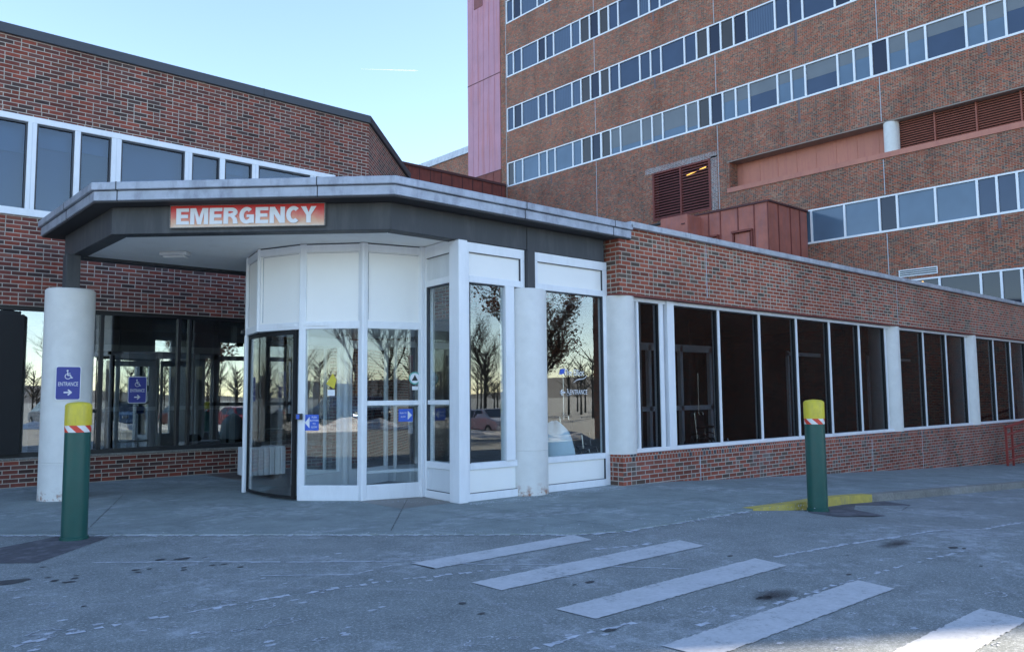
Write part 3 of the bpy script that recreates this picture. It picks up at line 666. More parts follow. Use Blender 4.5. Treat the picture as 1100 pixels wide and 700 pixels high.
def heavy_word(word, fr, x0, cap, name, mat, parent, t1):     # heavy grotesque capitals drawn with thick strokes, one mesh per letter
    w = cap*.255; H = cap; x = x0
    def arcs(cx, cy, rx, ry, a0, a1, n=14): return [(cx+rx*math.cos(math.radians(a0+(a1-a0)*i/n)), cy+ry*math.sin(math.radians(a0+(a1-a0)*i/n))) for i in range(n+1)]
    def bar(b, xa, xb, ya, yb): b.plate(fr, [(xa, ya), (xb, ya), (xb, yb), (xa, yb)], 0, t1)
    def thick(b, pts, wv, wh=None):     # constant-width band without end caps
        o = []; i_ = []
        for k, p in enumerate(pts):
            a = pts[max(0, k-1)]; c = pts[min(len(pts)-1, k+1)]; d = Vector((c[0]-a[0], c[1]-a[1])).normalized(); n = Vector((-d.y, d.x))*wv/2
            o.append((p[0]+n.x, p[1]+n.y)); i_.append((p[0]-n.x, p[1]-n.y))
        for k in range(len(pts)-1): b.plate(fr, [o[k], o[k+1], i_[k+1], i_[k]], 0, t1)
    yb, yt = -H/2, H/2; hw = w*.82
    for ch in word:
        b = MB(); cnt = [0]
        pl0 = b.plate
        def lift(f_, pts_, a_, t_, pl0=pl0, cnt=cnt): cnt[0] += 1; return pl0(f_, pts_, a_, t_+.0004*cnt[0])
        b.plate = lift
        if ch == 'E':
            W = H*.70; bar(b, x, x+w, yb, yt); bar(b, x+w, x+W, yb, yb+hw); bar(b, x+w, x+W, yt-hw, yt); bar(b, x+w, x+W*.93, -hw/2, hw/2)
        elif ch == 'M':
            W = H*1.0; bar(b, x, x+w*.92, yb, yt); bar(b, x+W-w*.92, x+W, yb, yt)
            b.plate(fr, [(x+w*.92, yt), (x+w*.92, yt-w*1.0), (x+W/2-w*.42, yb), (x+W/2+.0, yb), (x+W/2, yb+w*.9)], 0, t1)
            b.plate(fr, [(x+W-w*.92, yt), (x+W-w*.92, yt-w*1.0), (x+W/2+w*.42, yb), (x+W/2, yb), (x+W/2, yb+w*.9)], 0, t1)
            b.plate(fr, [(x+w*.5, yt), (x+w*1.25, yt), (x+W/2, yb+w*1.6), (x+W/2, yb+w*.2), (x+w*.92, yt-w)], 0, t1)
            b.plate(fr, [(x+W-w*.5, yt), (x+W-w*1.25, yt), (x+W/2, yb+w*1.6), (x+W/2, yb+w*.2), (x+W-w*.92, yt-w)], 0, t1)
        elif ch == 'R':
            W = H*.80; bar(b, x, x+w, yb, yt); q = H*.27
            bar(b, x+w, x+W*.55, yt-hw, yt); bar(b, x+w, x+W*.55, yt-2*q-hw*.1, yt-2*q+hw*.85)
            thick(b, arcs(x+W*.53, yt-q-hw*.05, W*.45-w/2, q-hw/2+hw*.05, 90, -90), w*.9)
            b.plate(fr, [(x+W*.40, yt-2*q), (x+W*.74, yt-2*q+.008), (x+W*.92, yt-2*q-H*.12), (x+W, yb), (x+W-w*1.02, yb), (x+W-w*1.1, yb+H*.26), (x+W*.55, yb+H*.38)], 0, t1)
        elif ch in 'GC':
            W = H*.82; cx = x+W/2; A0 = 48
            thick(b, arcs(cx, 0, W/2-w/2, H/2-hw/2+.002, A0, 360-A0+ (0 if ch == 'C' else 6), 26), w*.92)
            if ch == 'G': bar(b, x+W-w*1.0, x+W, yb+.004, H*.04); bar(b, cx+w*.05, x+W-w*.9, -hw*.55+H*.0, H*.04)
        elif ch == 'N':
            W = H*.84; bar(b, x, x+w*.95, yb, yt); bar(b, x+W-w*.95, x+W, yb, yt)
            b.plate(fr, [(x, yt), (x+w*1.12, yt), (x+W, yb), (x+W-w*1.12, yb)], 0, t1)
        elif ch == 'Y':
            W = H*.86; c = x+W/2; bar(b, c-w/2, c+w/2, yb, -H*.02)
            b.plate(fr, [(x, yt), (x+w*1.15, yt), (c, yb+H*.62), (c+w/2, -H*.02), (c-w/2, -H*.02)], 0, t1)
            b.plate(fr, [(x+W, yt), (x+W-w*1.15, yt), (c, yb+H*.62), (c-w/2, -H*.02), (c+w/2, -H*.02)], 0, t1)
        x += W+cap*(.075 if ch != 'C' else -.02)
        if b.v: b.build(name, mat, parent)
    return x
Wd = heavy_word('EMERGENCY', (fr2[0], fr2[1]*1.12, fr2[2], fr2[3]), -.785, .200, 'letter', 'white', es, .006)
# ------------------------------------------------------------------ entrance signs
def isa(b, fr, cx, cy, h, t0, t1):        # wheelchair access symbol, height h
    k = h/10
    pt = lambda *a: [(cx+x*k, cy+y*k) for x, y in a]
    b.plate(fr, [(cx+(-1.0+.95*math.cos(a))*k, cy+(4.2+.95*math.sin(a))*k) for a in [2*PI*i/14 for i in range(14)]], t0, t1)
    b.stroke(fr, pt((-.9, 2.7), (-.6, -.8), (2.0, -.8), (3.1, -3.6), (4.0, -3.2)), .95*k, t0, t1)
    b.stroke(fr, pt((-.8, 1.2), (1.7, 1.2)), .75*k, t0, t1)
    arc = [(-.4+2.75*math.cos(a), -1.9+2.75*math.sin(a)) for a in [math.radians(118+i*(222/16)) for i in range(17)]]
    b.stroke(fr, pt(*arc), .75*k, t0, t1)
def arrow(b, fr, cx, cy, L, t0, t1, s=1):
    b.stroke(fr, [(cx-s*L/2, cy), (cx+s*L*.4, cy)], L*.2, t0, t1)
    b.stroke(fr, [(cx+s*L*.05, cy+L*.36), (cx+s*L*.45, cy), (cx+s*L*.05, cy-L*.36)], L*.2, t0, t1)
def rrect(w, h, r, n=5):
    o = []
    for sx, sy, a0 in ((1, 1, 0), (-1, 1, 90), (-1, -1, 180), (1, -1, 270)):
        for i in range(n+1):
            a = math.radians(a0+90*i/n); o.append((sx*(w/2-r)+r*math.cos(a), sy*(h/2-r)+r*math.sin(a)))
    return o
def entrance_sign(o, right, out, label):
    fr = frame(o, right, out); s = root('entrance_sign', o, label, 'sign', 'blue accessible entrance signs')
    b = MB(); b.plate(fr, rrect(.305, .457, .03), 0, .004); b.build('panel', 'white', s)
    b = MB(); b.plate(fr, rrect(.285, .437, .024), .004, .0055); b.build('face', 'sign_blue', s)
    b = MB(); isa(b, fr, .0, .115, .125, .0055, .007); arrow(b, fr, 0, -.125, .09, .0055, .007); b.build('pictogram', 'white', s)
    text('lettering', 'ENTRANCE', fr, 0, -.015, .078, .0015, 'white', s, 0, .60).location.z += 0
    for c in s.children:
        if c.name.startswith('lettering'):
            for v in c.data.vertices: v.co += fr[3]*.0055
    return s
cd = Vector((2.865, 12.54, 0)); vd = Vector((-.20, -1, 0)).normalized()
entrance_sign(cd+vd*.322+Vector((0, 0, 1.575)), (1, -.2, 0), tuple(vd), 'blue ENTRANCE sign with wheelchair symbol fixed to the white column')
entrance_sign(Vector((4.46, YL+.06, 1.51)), (1, 0, 0), (0, -1, 0), 'smaller looking blue ENTRANCE sign on the dark storefront glass')
# ------------------------------------------------------------------ revolving door drum
PP = [(4.95, 11.42), (4.79, 10.68), (5.06, 9.97), (5.65, 9.345), (6.45, 9.13)]
dm = root('revolving_door', (6.1, 10.6, 0), 'white framed glass revolving door drum under the canopy', 'door')
HD0, HD1, TOPZ = 2.26, 2.36, 3.41
b = MB()
for i in (2, 3, 4):
    x, y = PP[i]
    if i == 2: b.seg((x-.0, y+.02), (x+.06, y-.055), -.02, .08, 0, TOPZ)
    elif i == 3: b.prism([(x+.04, y+.065) for x, y in [(5.565, 9.335), (5.58, 9.255), (5.60, 9.245), (5.66, 9.245), (5.67, 9.30), (5.62, 9.36)]], 0, TOPZ)
    else: b.box(6.41, 6.49, 9.08, 9.17, 0, TOPZ)
for i in (0, 1):
    b.lathe([(.028, HD0), (.028, TOPZ)], PP[i], 12)
b.lathe([(.035, 0), (.035, HD0)], PP[0], 12)
for i in range(4):
    p, q = PP[i], PP[i+1]
    b.seg(p, q, -.012, .05, HD0, HD1); b.seg(p, q, -.010, .05, 3.30, TOPZ-.01)
for i in (2, 3):
    p, q = PP[i], PP[i+1]; b.seg(p, q, -.012, .05, 0, .20)
b.seg(PP[3], PP[4], -.01, .04, 1.235, 1.30)
b.build('frame', 'alu', dm, .006)
b = MB(); b.seg(PP[3], PP[4], .02, .05, .345, .385); b.build('lower_rail', 'alu', dm)
for i in range(4):
    b = MB(); b.seg(PP[i], PP[i+1], .012, .04, HD1, 3.30); b.build('infill_panel', 'panel', dm)
    L = math.dist(PP[i], PP[i+1])
    b = MB(); b.sub(PP[i], PP[i+1], .07, .075, .006, .013, HD1+.02, 3.29); b.sub(PP[i], PP[i+1], .075, L-.05, .006, .013, 3.285, 3.29)
    b.build('gasket', 'zinc', dm)
for i in (2, 3):
    b = MB(); b.seg(PP[i], PP[i+1], .012, .020, .20, HD0); b.build('pane', 'g_entry', dm)
# canopy dark joint between drum and ceiling
b = MB()
for i in range(4): b.seg(PP[i], PP[i+1], -.004, .04, TOPZ-.01, TOPZ+.003)
b.build('top_seam', 'fascia_dark', dm)
# curved sliding door panel of the mouth
arc = []
A, B_ = Vector((4.985, 11.40)), Vector((5.03, 10.04))
for i in range(9):
    t = i/8; p_ = A.lerp(B_, t); p_.x -= .09*math.sin(PI*t); arc.append(tuple(p_))
b = MB()
for p, q in zip(arc[:-1], arc[1:]): b.seg(p, q, -.012, .02, .02, .055, .004, .004); b.seg(p, q, -.012, .02, 2.20, 2.258, .004, .004)
b.seg((4.985, 11.44), (4.985, 11.38), -.02, .03, .02, 2.258); b.seg((5.03, 10.075), (5.035, 10.03), -.02, .03, .02, 2.258)
sd = b.build('sliding_door', 'black_panel', dm)
b = MB()
for p, q in zip(arc[:-1], arc[1:]): b.seg(p, q, 0, .006, .055, 2.20)
b.build('door_pane', 'g_door', sd)
# revolving wings
ctr = Vector((6.12, 10.62))
for k, a in enumerate((200, 20, 110)):
    d = Vector((math.cos(math.radians(a)), math.sin(math.radians(a))))
    p = ctr+d*.08; q = ctr+d*1.02
    b = MB()
    for z0, z1 in ((.03, .28), (2.08, 2.2)): b.seg(p, q, -.025, .025, z0, z1)
    L = .94
    for t0, t1 in ((0, .06), (L-.06, L)): b.sub(tuple(p), tuple(q), t0, t1, -.025, .025, .28, 2.08)
    wgm = b.build('wing', 'alu', dm, .004)
    b = MB(); b.sub(tuple(p), tuple(q), .06, L-.06, -.003, .003, .28, 2.08); b.build('wing_pane', 'g_door', wgm)
b = MB(); b.lathe([(.06, 0), (.06, 2.25)], tuple(ctr), 16); b.lathe([(1.25, 2.3), (1.25, 2.34)], tuple(ctr), 40); b.build('centre_shaft', 'alu', dm)
b = MB(); b.lathe([(1.12, .002), (1.12, .012)], tuple(ctr), 48); b.build('floor_mat', 'int_floor', dm)
# inner side of drum
b = MB()
for a0 in range(-30, 100, 26):
    p = ctr+Vector((math.cos(math.radians(a0)), math.sin(math.radians(a0))))*1.3; b.lathe([(.03, 0), (.03, TOPZ)], tuple(p), 10)
b.build('rear_post', 'alu', dm)
b = MB()
for a0 in range(-30, 74, 26):
    p = ctr+Vector((math.cos(math.radians(a0)), math.sin(math.radians(a0))))*1.3; q = ctr+Vector((math.cos(math.radians(a0+26)), math.sin(math.radians(a0+26))))*1.3
    b.seg(tuple(p), tuple(q), -.01, .01, 2.3, TOPZ); b.seg(tuple(p), tuple(q), -.01, .01, 0, .2)
b.build('rear_panel', 'panel_gray', dm)
# push button boxes and door stickers
def facet_frame(i, t, z, out=.0):
    p, q = Vector(PP[i]), Vector(PP[i+1]); d = (q-p).normalized(); n = Vector((d.y, -d.x))
    o = p+d*t+n*out; return (Vector((o.x, o.y, z)), Vector((d.x, d.y, 0)), Vector((0, 0, 1)), Vector((n.x, n.y, 0)))
F = facet_frame(2, .03, 1.10, .03)
b = MB(); b.plate(F, [(-.07, -.04), (.03, -.04), (.03, .04), (-.07, .04)], -.0, .03); pb = b.build('push_button', 'dark_metal', dm, .004)
b = MB(); b.plate(F, [(-.045, -.03), (-.005, -.03), (-.005, .03), (-.045, .03)], .0301, .032); b.build('button_face', 'sticker_blue', pb)
b = MB(); b.plate(facet_frame(0, .0, 2.31, .03), [(-.05, -.035), (.02, -.035), (.02, .035), (-.05, .035)], 0, .05); b.build('sensor', 'dark_metal', dm, .01)
F = facet_frame(2, .165, 1.02, .0)
st = root('door_sticker', tuple(F[0]), 'square blue sticker with white triangle and push button lettering on drum glass', 'sticker')
b = MB(); b.plate(F, [(-.10, -.105), (.10, -.105), (.10, .105), (-.10, .105)], -.011, -.009); b.build('face', 'sticker_blue', st)
b = MB(); b.plate(F, [(-.09, 0), (-.025, .075), (-.025, -.075)], -.009, -.008); b.build('triangle', 'white', st)
Ft = (F[0]-F[3]*.009, *F[1:])
for k, w in enumerate(('PUSH', 'BUTTON', 'TO', 'SLOW')):
    text('lettering', w, Ft, .038, .068-.043*k, .036, .001, 'white', st, 0, .8)
F = facet_frame(3, .73, 1.60)
st = root('round_sticker', tuple(F[0]), 'round pale green sticker high on the drum glass beside the corner', 'sticker')
b = MB(); b.plate(F, [(.085*math.cos(2*PI*i/28), .085*math.sin(2*PI*i/28)) for i in range(28)], -.011, -.009); b.build('face', 'sticker_green', st)
b = MB(); b.plate(F, [(.068*math.cos(2*PI*i/28), .068*math.sin(2*PI*i/28)) for i in range(28)], -.009, -.008); b.plate(F, [(-.04, -.11), (.05, -.11), (.05, -.16), (-.04, -.16)], -.011, -.009); b.build('disc', 'white', st)
b = MB(); b.plate(F, [(-.045, -.035), (.045, -.035), (0, .045)], -.008, -.007); b.build('triangle', 'dark_metal', st)
F = facet_frame(3, .60, 1.10)
st = root('arrow_sticker', tuple(F[0]), 'blue sticker with white arrow on the lower drum pane under the mid rail', 'sticker')
b = MB(); b.plate(F, [(-.10, -.085), (.10, -.085), (.10, .085), (-.10, .085)], -.011, -.009); b.build('face', 'sticker_blue', st)
b = MB(); b.plate(F, [(.09, 0), (.03, .06), (.03, -.06)], -.009, -.008); b.build('triangle', 'white', st)
Ft = (F[0]-F[3]*.009, *F[1:])
for k, w in enumerate(('PUSH TO', 'SLOW')): text('lettering', w, Ft, -.035, .03-.05*k, .03, .001, 'white', st, 0, .8)
F = facet_frame(2, .45, 1.56)
st = root('yellow_sticker', tuple(F[0]), 'yellow diamond sticker over a small white card on the left drum pane', 'sticker')
b = MB(); b.plate(F, [(-.09, -.03), (.02, -.1), (.05, .02), (.0, .11)], -.011, -.009); b.build('face', 'yellow', st)
b = MB(); b.plate(F, [(-.07, -.19), (.03, -.19), (.03, -.11), (-.07, -.11)], -.011, -.009); b.build('card', 'white', st)
# ------------------------------------------------------------------ glazed vestibule
vs_ = root('glazed_vestibule', (8, 8.3, 0), 'white framed glass vestibule between revolving door and brick wing', 'vestibule')
VY = 8.25
b = MB(); b.box(6.365, 6.51, 8.19, 8.40, 0, 3.374); b.build('corner_post', 'alu', vs_, .006)
def glazed(b, p, q, a0, segs, zt, mid=None):
    L = math.dist(p, q)
    for z0, z1 in ((0, .10), (3.24, zt)): b.seg(p, q, a0-.03, a0+.08, z0, z1)
    for z0, z1 in ((.40, .485), (2.84, 2.93)): b.sub(p, q, segs, L-segs, a0-.027, a0+.078, z0, z1)
    b.sub(p, q, 0, segs, a0-.03, a0+.08, .1, 3.24); b.sub(p, q, L-segs, L, a0-.03, a0+.08, .1, 3.24)
    if mid: b.sub(p, q, segs, L-segs, a0-.02, a0+.06, mid, mid+.06)
runs = [((6.51, VY), (7.575, VY), .075, None), ((7.725, VY), (9.285, VY), .10, None)]
fb = MB(); 
for p, q, s, mid in runs: glazed(fb, p, q, .03, s, 3.372)
SP, SQ = (6.46, 9.08), (6.405, 8.40)
glazed(fb, SP, SQ, .03, .045, 3.408, 1.24)
fb.box(7.20, 7.36, VY-.018, VY+.1, .486, 2.839); fb.box(7.361, 7.498, VY+.04, VY+.098, .486, 2.839); fb.box(9.286, 9.36, VY-.02, VY+.16, .458, 2.859); 
fb.build('frame', 'alu', vs_, .005)
for p, q, s, mid in runs+[(SP, SQ, .045, 1)]:
    L = math.dist(p, q)
    b = MB(); b.sub(p, q, s, L-s, .03, .05, .10, .40); b.sub(p, q, s, L-s, .03, .05, 2.93, 3.24); b.each('infill_panel', 'panel' if mid is None else 'panel_gray', vs_)
    b = MB()
    for z0, z1 in ((.10, .40), (2.93, 3.24)):
        b.sub(p, q, L-s-.010, L-s, .004, .032, z0, z1)
    b.sub(p, q, s, L-s, .004, .032, .10, .107); b.sub(p, q, s, L-s, .004, .032, 3.233, 3.24)
    b.sub(p, q, L-s-.02, L-s, .004, .05, .485, 2.84); b.sub(p, q, s, s+.02, .004, .05, .485, 2.84); b.sub(p, q, s, L-s, .004, .05, 2.825, 2.84)
    b.build('gasket', 'fascia_dark', vs_)
    b = MB()
    if mid is None and q[0] < 7.7:      # pane turned slightly on purpose, so the bollard's reflection falls outside it
        b.prism([(6.58, 8.318), (7.22, 8.276), (7.22, 8.284), (6.58, 8.326)], .485, 2.84)
    else: b.sub(p, q, s, L-s, .035, .043, .485, 2.84)
    b.build('pane', 'g_entry', vs_)
# interior of the vestibule
b = MB(); b.box(5.6, 9.29, 8.35, 14.6, -.01, .001); b.build('floor', 'int_floor', vs_)
b = MB()
for x in (7.0, 8.1, 9.2): b.box(x, x+.08, 11.6, 11.68, 0, 3.4)
b.box(7.0, 9.28, 11.6, 11.68, 2.2, 2.3); b.box(7.0, 9.28, 11.6, 11.68, 1.18, 1.26); b.box(7.0, 9.28, 11.6, 11.68, 0, .2)
b.build('inner_frame', 'int_frame', vs_)
b = MB(); b.box(8.9, 9.08, VY+.06, VY+.14, 2.74, 2.82); b.build('door_closer', 'dark_metal', vs_)
# window lettering on the pane
fr = frame((8.52, VY+.0335, 1.52), (1, 0, 0), (0, -1, 0))
dl = root('window_lettering', (8.52, VY+.03, 1.5), 'white hospital name, arrow and ENTRANCE lettering on the vestibule glass', 'lettering')
b = MB(); b.plate(fr, [(-.26, .125), (-.16, .14), (-.145, .215), (-.245, .20)], 0, .001); b.build('logo_square', 'sticker_blue', dl)
text('name_lettering', 'The Elliot', fr, .04, .155, .13, .001, 'white', dl, 0, .85)
b = MB()
sw = [(.02+.30*t, .01+.14*t*t+.03*math.sin(t*5)) for t in [i/12 for i in range(13)]]
for k, (p, q) in enumerate(zip(sw[:-1], sw[1:])): b.stroke(fr, [p, q], .012*math.sin(PI*(k+.7)/13)+.003, 0, .001)
b.build('swoosh', 'white', dl)
b = MB(); arrow(b, fr, -.20, -.13, .10, 0, .001, -1); isa(b, fr, -.085, -.13, .10, 0, .001); b.build('pictogram', 'white', dl)
text('lettering', 'ENTRANCE', fr, .135, -.13, .10, .001, 'white', dl, 0, .72)
# ------------------------------------------------------------------ wheelchairs inside
def wheelchair(loc, rz, label, src=None):
    if src is None:
        r = root('wheelchair', (0, 0, 0), label, 'wheelchair', 'folded wheelchairs behind the glass')
        b = MB()
        for s in (-1, 1):
            x = s*.25
            b.path([(x, -.35, .15), (x, -.25, .5), (x, .18, .5), (x, .22, 1.0), (x, .32, 1.02)], .011)
            b.path([(x, .18, .72), (x, -.14, .72), (x, -.16, .5)], .011); b.path([(x, .2, .5), (x, .2, .12), (x, -.3, .12)], .011)
            b.path([(x*1.0, .3, .3), (x, .3, 1.75)], .009) if s > 0 else None
        b.tube((-.25, -.1, .45), (.25, .15, .2), .009); b.tube((.25, -.1, .45), (-.25, .15, .2), .009)
        b.build('frame', 'chrome', r, smooth=True)
        b = MB(); b.box(-.235, .235, -.24, .17, .49, .515); b.build('seat', 'vinyl', r, .008)
        b = MB(); b.box(-.235, .235, .185, .215, .56, .95); b.build('backrest', 'vinyl', r, .008)
        for s in (-1, 1):
            b = MB(); R = .3; c = (s*.29, .14, .31); k = 28
            for i in range(k):
                a0, a1 = 2*PI*i/k, 2*PI*(i+1)/k
                b.tube((c[0], c[1]+R*math.cos(a0), c[2]+R*math.sin(a0)), (c[0], c[1]+R*math.cos(a1), c[2]+R*math.sin(a1)), .013, n=6)
            wh = b.build('wheel', 'rubber', r)
            b = MB()
            for i in range(12):
                a0 = 2*PI*i/12; b.tube(c, (c[0], c[1]+R*math.cos(a0), c[2]+R*math.sin(a0)), .002, n=4)
            b.build('spoke', 'chrome', wh)
            b = MB(); b.tube((s*.24, -.3, .075), (s*.26, -.3, .075), .075, n=16); b.build('castor', 'rubber', r)
            b = MB(); b.box(s*.25-.025, s*.25+.025, -.14, .16, .72, .745); b.build('armrest', 'vinyl', r, .006)
            b = MB(); b.box(s*.13-.09, s*.13+.09, -.48, -.34, .13, .145); b.build('footrest', 'chrome', r)
    else:
        r = copy_tree(src); r['label'] = label
    r.location = loc; r.rotation_euler = (0, 0, rz); return r
w0 = wheelchair((9.62, 9.25, 0), .5, 'black and chrome wheelchair nearest the white draped bag behind the glass')
wheelchair((9.75, 10.2, 0), 1.1, 'black and chrome wheelchair farther back in the vestibule', w0)
wheelchair((13.1, 9.1, 0), .3, 'wheelchair in the dim wing behind the second large window', w0)
def sack():
    b = MB(); n, m_ = 26, 12; rnd = [random.uniform(.9, 1.1) for _ in range(n)]
    prof = [(.30, 0), (.33, .08), (.33, .2), (.31, .35), (.28, .5), (.22, .62), (.14, .72), (.03, .78)]
    vs = []
    for r_, z in prof:
        for i in range(n):
            a = 2*PI*i/n; f = 1+.05*math.sin(a*5+z*6)*rnd[i]+.03*math.sin(a*9+z*3)
            vs.append((8.66+r_*f*math.cos(a)*.95, 8.80+r_*f*math.sin(a)*.95, .30+z*.85+.02*math.sin(a*3)))
    k = len(prof)
    b.add(vs, [(j*n+i, j*n+(i+1) % n, (j+1)*n+(i+1) % n, (j+1)*n+i) for j in range(k-1) for i in range(n)]+[tuple(range((k-1)*n, k*n)), tuple(range(n))[::-1]])
    o = b.build('linen_bag', 'linen', smooth=True); 
    md = o.modifiers.new('sub', 'SUBSURF'); md.levels = 1; md.render_levels = 1
    return o
tag(sack(), 'pale blue white draped linen bag against the vestibule glass', 'bag')
b = MB(); b.box(8.35, 9.0, 8.5, 9.1, 0, .30); tag(b.build('low_bench', 'int_dark', bevel=.01), 'low dark bench under the draped linen bag', 'bench')
# bin by the back wall
bn = root('waste_bin', (6.1, 13.4, 0), 'ribbed pale bin with dark lid behind the sliding door', 'bin')
b = MB()
for k in range(7): b.box(5.75+.1*k, 5.835+.1*k, 13.15, 13.2, .05, .5)
b.prism([(5.74, 13.2), (6.45, 13.2), (6.42, 13.6), (5.77, 13.6)], .05, .52); b.build('body', 'panel_gray', bn, .01)
b = MB(); b.lathe([(.13, .521), (.15, .57), (.1, .64), (.03, .66)], (5.95, 13.4), 20); b.build('lid', 'black_panel', bn, smooth=True)
# ------------------------------------------------------------------ bollards
def bollard(loc, label, src=None, rz=0):
    if src is None:
        r = root('bollard', (0, 0, 0), label, 'bollard', 'green bollards with yellow caps')
        R = .118
        b = MB(); b.lathe([(R+.012, -.12), (R+.012, .012), (R, .018), (R, 1.03)], (0, 0), 48); b.build('post', 'green', r, smooth=True)
        b = MB(); b.lathe([(R+.0015, 1.03), (R+.0015, 1.098)], (0, 0), 48); b.build('reflective_band', 'band', r, smooth=True)
        b = MB(); b.lathe([(R+.004, 1.098), (R+.004, 1.29), (R*.97, 1.305), (R*.8, 1.318), (R*.4, 1.327), (.005, 1.33)], (0, 0), 48); b.build('cap', 'yellow', r, smooth=True)
    else: r = copy_tree(src); r['label'] = label
    r.location = loc; r.rotation_euler = (0, 0, rz); return r
b0 = bollard((2.15, 8.93, 0), 'green bollard with yellow cap and striped band in front of the column sign')
bollard((9.42, 5.03, -.06), 'green bollard with yellow cap standing beside the yellow painted kerb', b0, .9)
# ------------------------------------------------------------------ red railing at the far right
rl = root('handrail', (25.5, 7.4, 0), 'dark red steel ramp railing against the brick wing at far right', 'railing')
b = MB(); x0, x1 = 24.25, 29.5; yr = 7.55; sl = .085
for x in (24.25, 24.72, 27.2, 29.4): b.box(x, x+.05, yr-.025, yr+.025, g(x)-.05, .38+sl*(x-x0))
b.build('post', 'rail_red', rl)
b = MB()
for z in (.38, .17, -.22, -.52): b.tube((x0-.02, yr, z), (x1, yr, z+sl*(x1-x0)), .04 if z == .38 else .028, n=10)
b.build('rail', 'rail_red', rl)
# ------------------------------------------------------------------ tower
XT = 36.0
tw = root('hospital_tower', (40, 20, 0), 'tall mottled brown brick tower block with white framed ribbon windows', 'building')
YA, YB, ZT = -16.6, 45.1, 42
b = MB()
def wl(y0, y1, z0, z1): b.box(XT, XT+.5, y0, y1, z0, z1)
WZ = [(4.5, 6.19), (8.41, 10.05), (15.55, 17.22), (19.4, 21.07), (23.25, 24.92), (27.1, 28.77), (30.95, 32.6)]
YC = 40.86     # corner of window bands; joint line
wl(YA, 41.5, -3, 4.5)
wl(17, 41.5, 4.5, 6.19); wl(YA, 2, 4.5, 6.19)
wl(YA, 41.5, 6.19, 8.41)
wl(20.6, 41.5, 8.41, 10.05); wl(YA, 2, 8.41, 10.05)
wl(YA, 24.55, 10.05, 11.74); wl(28.35, 41.5, 10.05, 11.14); wl(24.55, 28.35, 10.05, 11.14); wl(28.35, 41.5, 11.14, 13.42)
wl(23.5, 24.55, 11.74, 13.42); wl(YA, 2, 11.74, 13.42)
b2z = 13.42
wl(YA, 24.55, 13.42, 15.55); wl(28.35, 41.5, 13.42, 15.55); wl(24.55, 28.35, 13.74, 15.55)
for (za, zb), zn in zip(WZ[2:], [19.4, 23.25, 27.1, 30.95, ZT]):
    wl(YC, 41.5, za, zb); wl(YA, 2, za, zb)
    wl(YA, 41.5, zb, zn)
b.build('wall', 'brick_tower', tw)
b = MB(); b.box(XT+1.1, 62, YA, YB, -3, ZT-.5); b.box(XT, XT+.5, 44.9, 45.1, 0, ZT-1); b.build('core', 'int_dark', tw)
b = MB(); b.box(XT-.1, 62.2, YA-.1, YB+.1, ZT, ZT+.4); b.build('roof', 'zinc', tw)
# pink metal clad end bay
b = MB(); b.box(XT-.05, XT+.6, 41.5, 45.1, 16.95, 23.83); b.box(XT-.05, XT+.6, 41.5, 45.1, 23.88, ZT-.3)
for y in (42.1, 42.7, 43.3, 43.9, 44.5): b.box(XT-.065, XT-.05, y, y+.04, 16.95, ZT-.4)
b.build('metal_cladding', 'pink', tw)
b = MB(); b.box(XT-.05, XT+.6, 41.5, 45.1, 3, 16.9)
for y in (42.3, 43.1, 43.9): b.box(XT-.075, XT-.05, y, y+.06, 3, 16.9)
b.build('lower_cladding', 'rust_dark', tw)
b = MB(); b.box(XT-.07, XT+.5, 41.48, 45.12, 23.83, 23.88); b.box(XT-.07, XT+.5, 41.48, 45.12, 16.9, 16.95); b.each('cladding_seam', 'rust_edge', tw)
b = MB(); b.box(XT-.09, XT+.5, 43.35, 44.3, 29.4, 31.5); b.build('dark_vent', 'louvre_red', tw)
# control joints and streaks
b = MB()
for y, zz in ((40.9, [(3, 33)]), (32.65, [(4, 15.5), (17.25, 19.35), (21.1, 23.2), (24.95, 27.05), (28.8, 30.9)]), (24.0, [(10.2, 15.5), (17.25, 19.35), (21.1, 23.2), (24.95, 27.0)]), (15.42, [(6.25, 8.35), (10.1, 11.7), (13.45, 15.5), (17.25, 19.35), (21.1, 23.2)])):
    for za, zb in zz: b.box(XT-.006, XT+.02, y, y+.035, za, zb)
b.each('control_joint', 'salt', tw)
# window ribbons
MU = [40.84, 40.13, 39.3, 37.69, 36.94, 36.2, 34.61, 33.83, 33.02, 32.23, 31.46, 30.69, 29.12, 28.33, 27.58, 25.97, 25.17, 24.41, 23.63, 22.84, 22.06, 20.45, 19.7, 18.97, 17.34, 16.56, 15.77, 15.0, 14.18, 13.38, 11.77, 11.04, 10.29, 8.7, 7.9, 7.1, 6.3, 5.5, 3.9, 3.1, 2.02]
MC = [20.58, 18.96, 17.33, 15.72, 14.94, 13.34, 11.71, 10.98, 10.25, 8.6, 7.0, 6.2, 5.4, 3.8, 2.02]
ME = [16.98, 14.95, 13.35, 11.77, 11.02, 10.3, 8.7, 7.0, 5.4, 3.8, 2.02]
rr = random.Random(5)
bands = []
for k, (za, zb) in enumerate(WZ):
    ml = ME if k == 0 else MC if k == 1 else MU
    b = MB(); b.box(XT-.02, XT+.12, ml[-1], ml[0], za, za+.09); b.box(XT-.02, XT+.12, ml[-1], ml[0], zb-.07, zb)
    for i, y in enumerate(ml):
        w = .13 if (i == 9 or i == 17 or i == 26) and k > 1 else .09
        if i == 0: b.box(XT-.02, XT+.12, y-.07, y, za+.09, zb-.07)
        elif i == len(ml)-1: b.box(XT-.02, XT+.12, y, y+.07, za+.09, zb-.07)
        else: b.box(XT-.02, XT+.12, y-w/2, y+w/2, za+.09, zb-.07)
    bands.append((k, za, zb, ml, b.build('window_frame', 'alu', tw)))
zlim = lambda y, k: True
plist = []
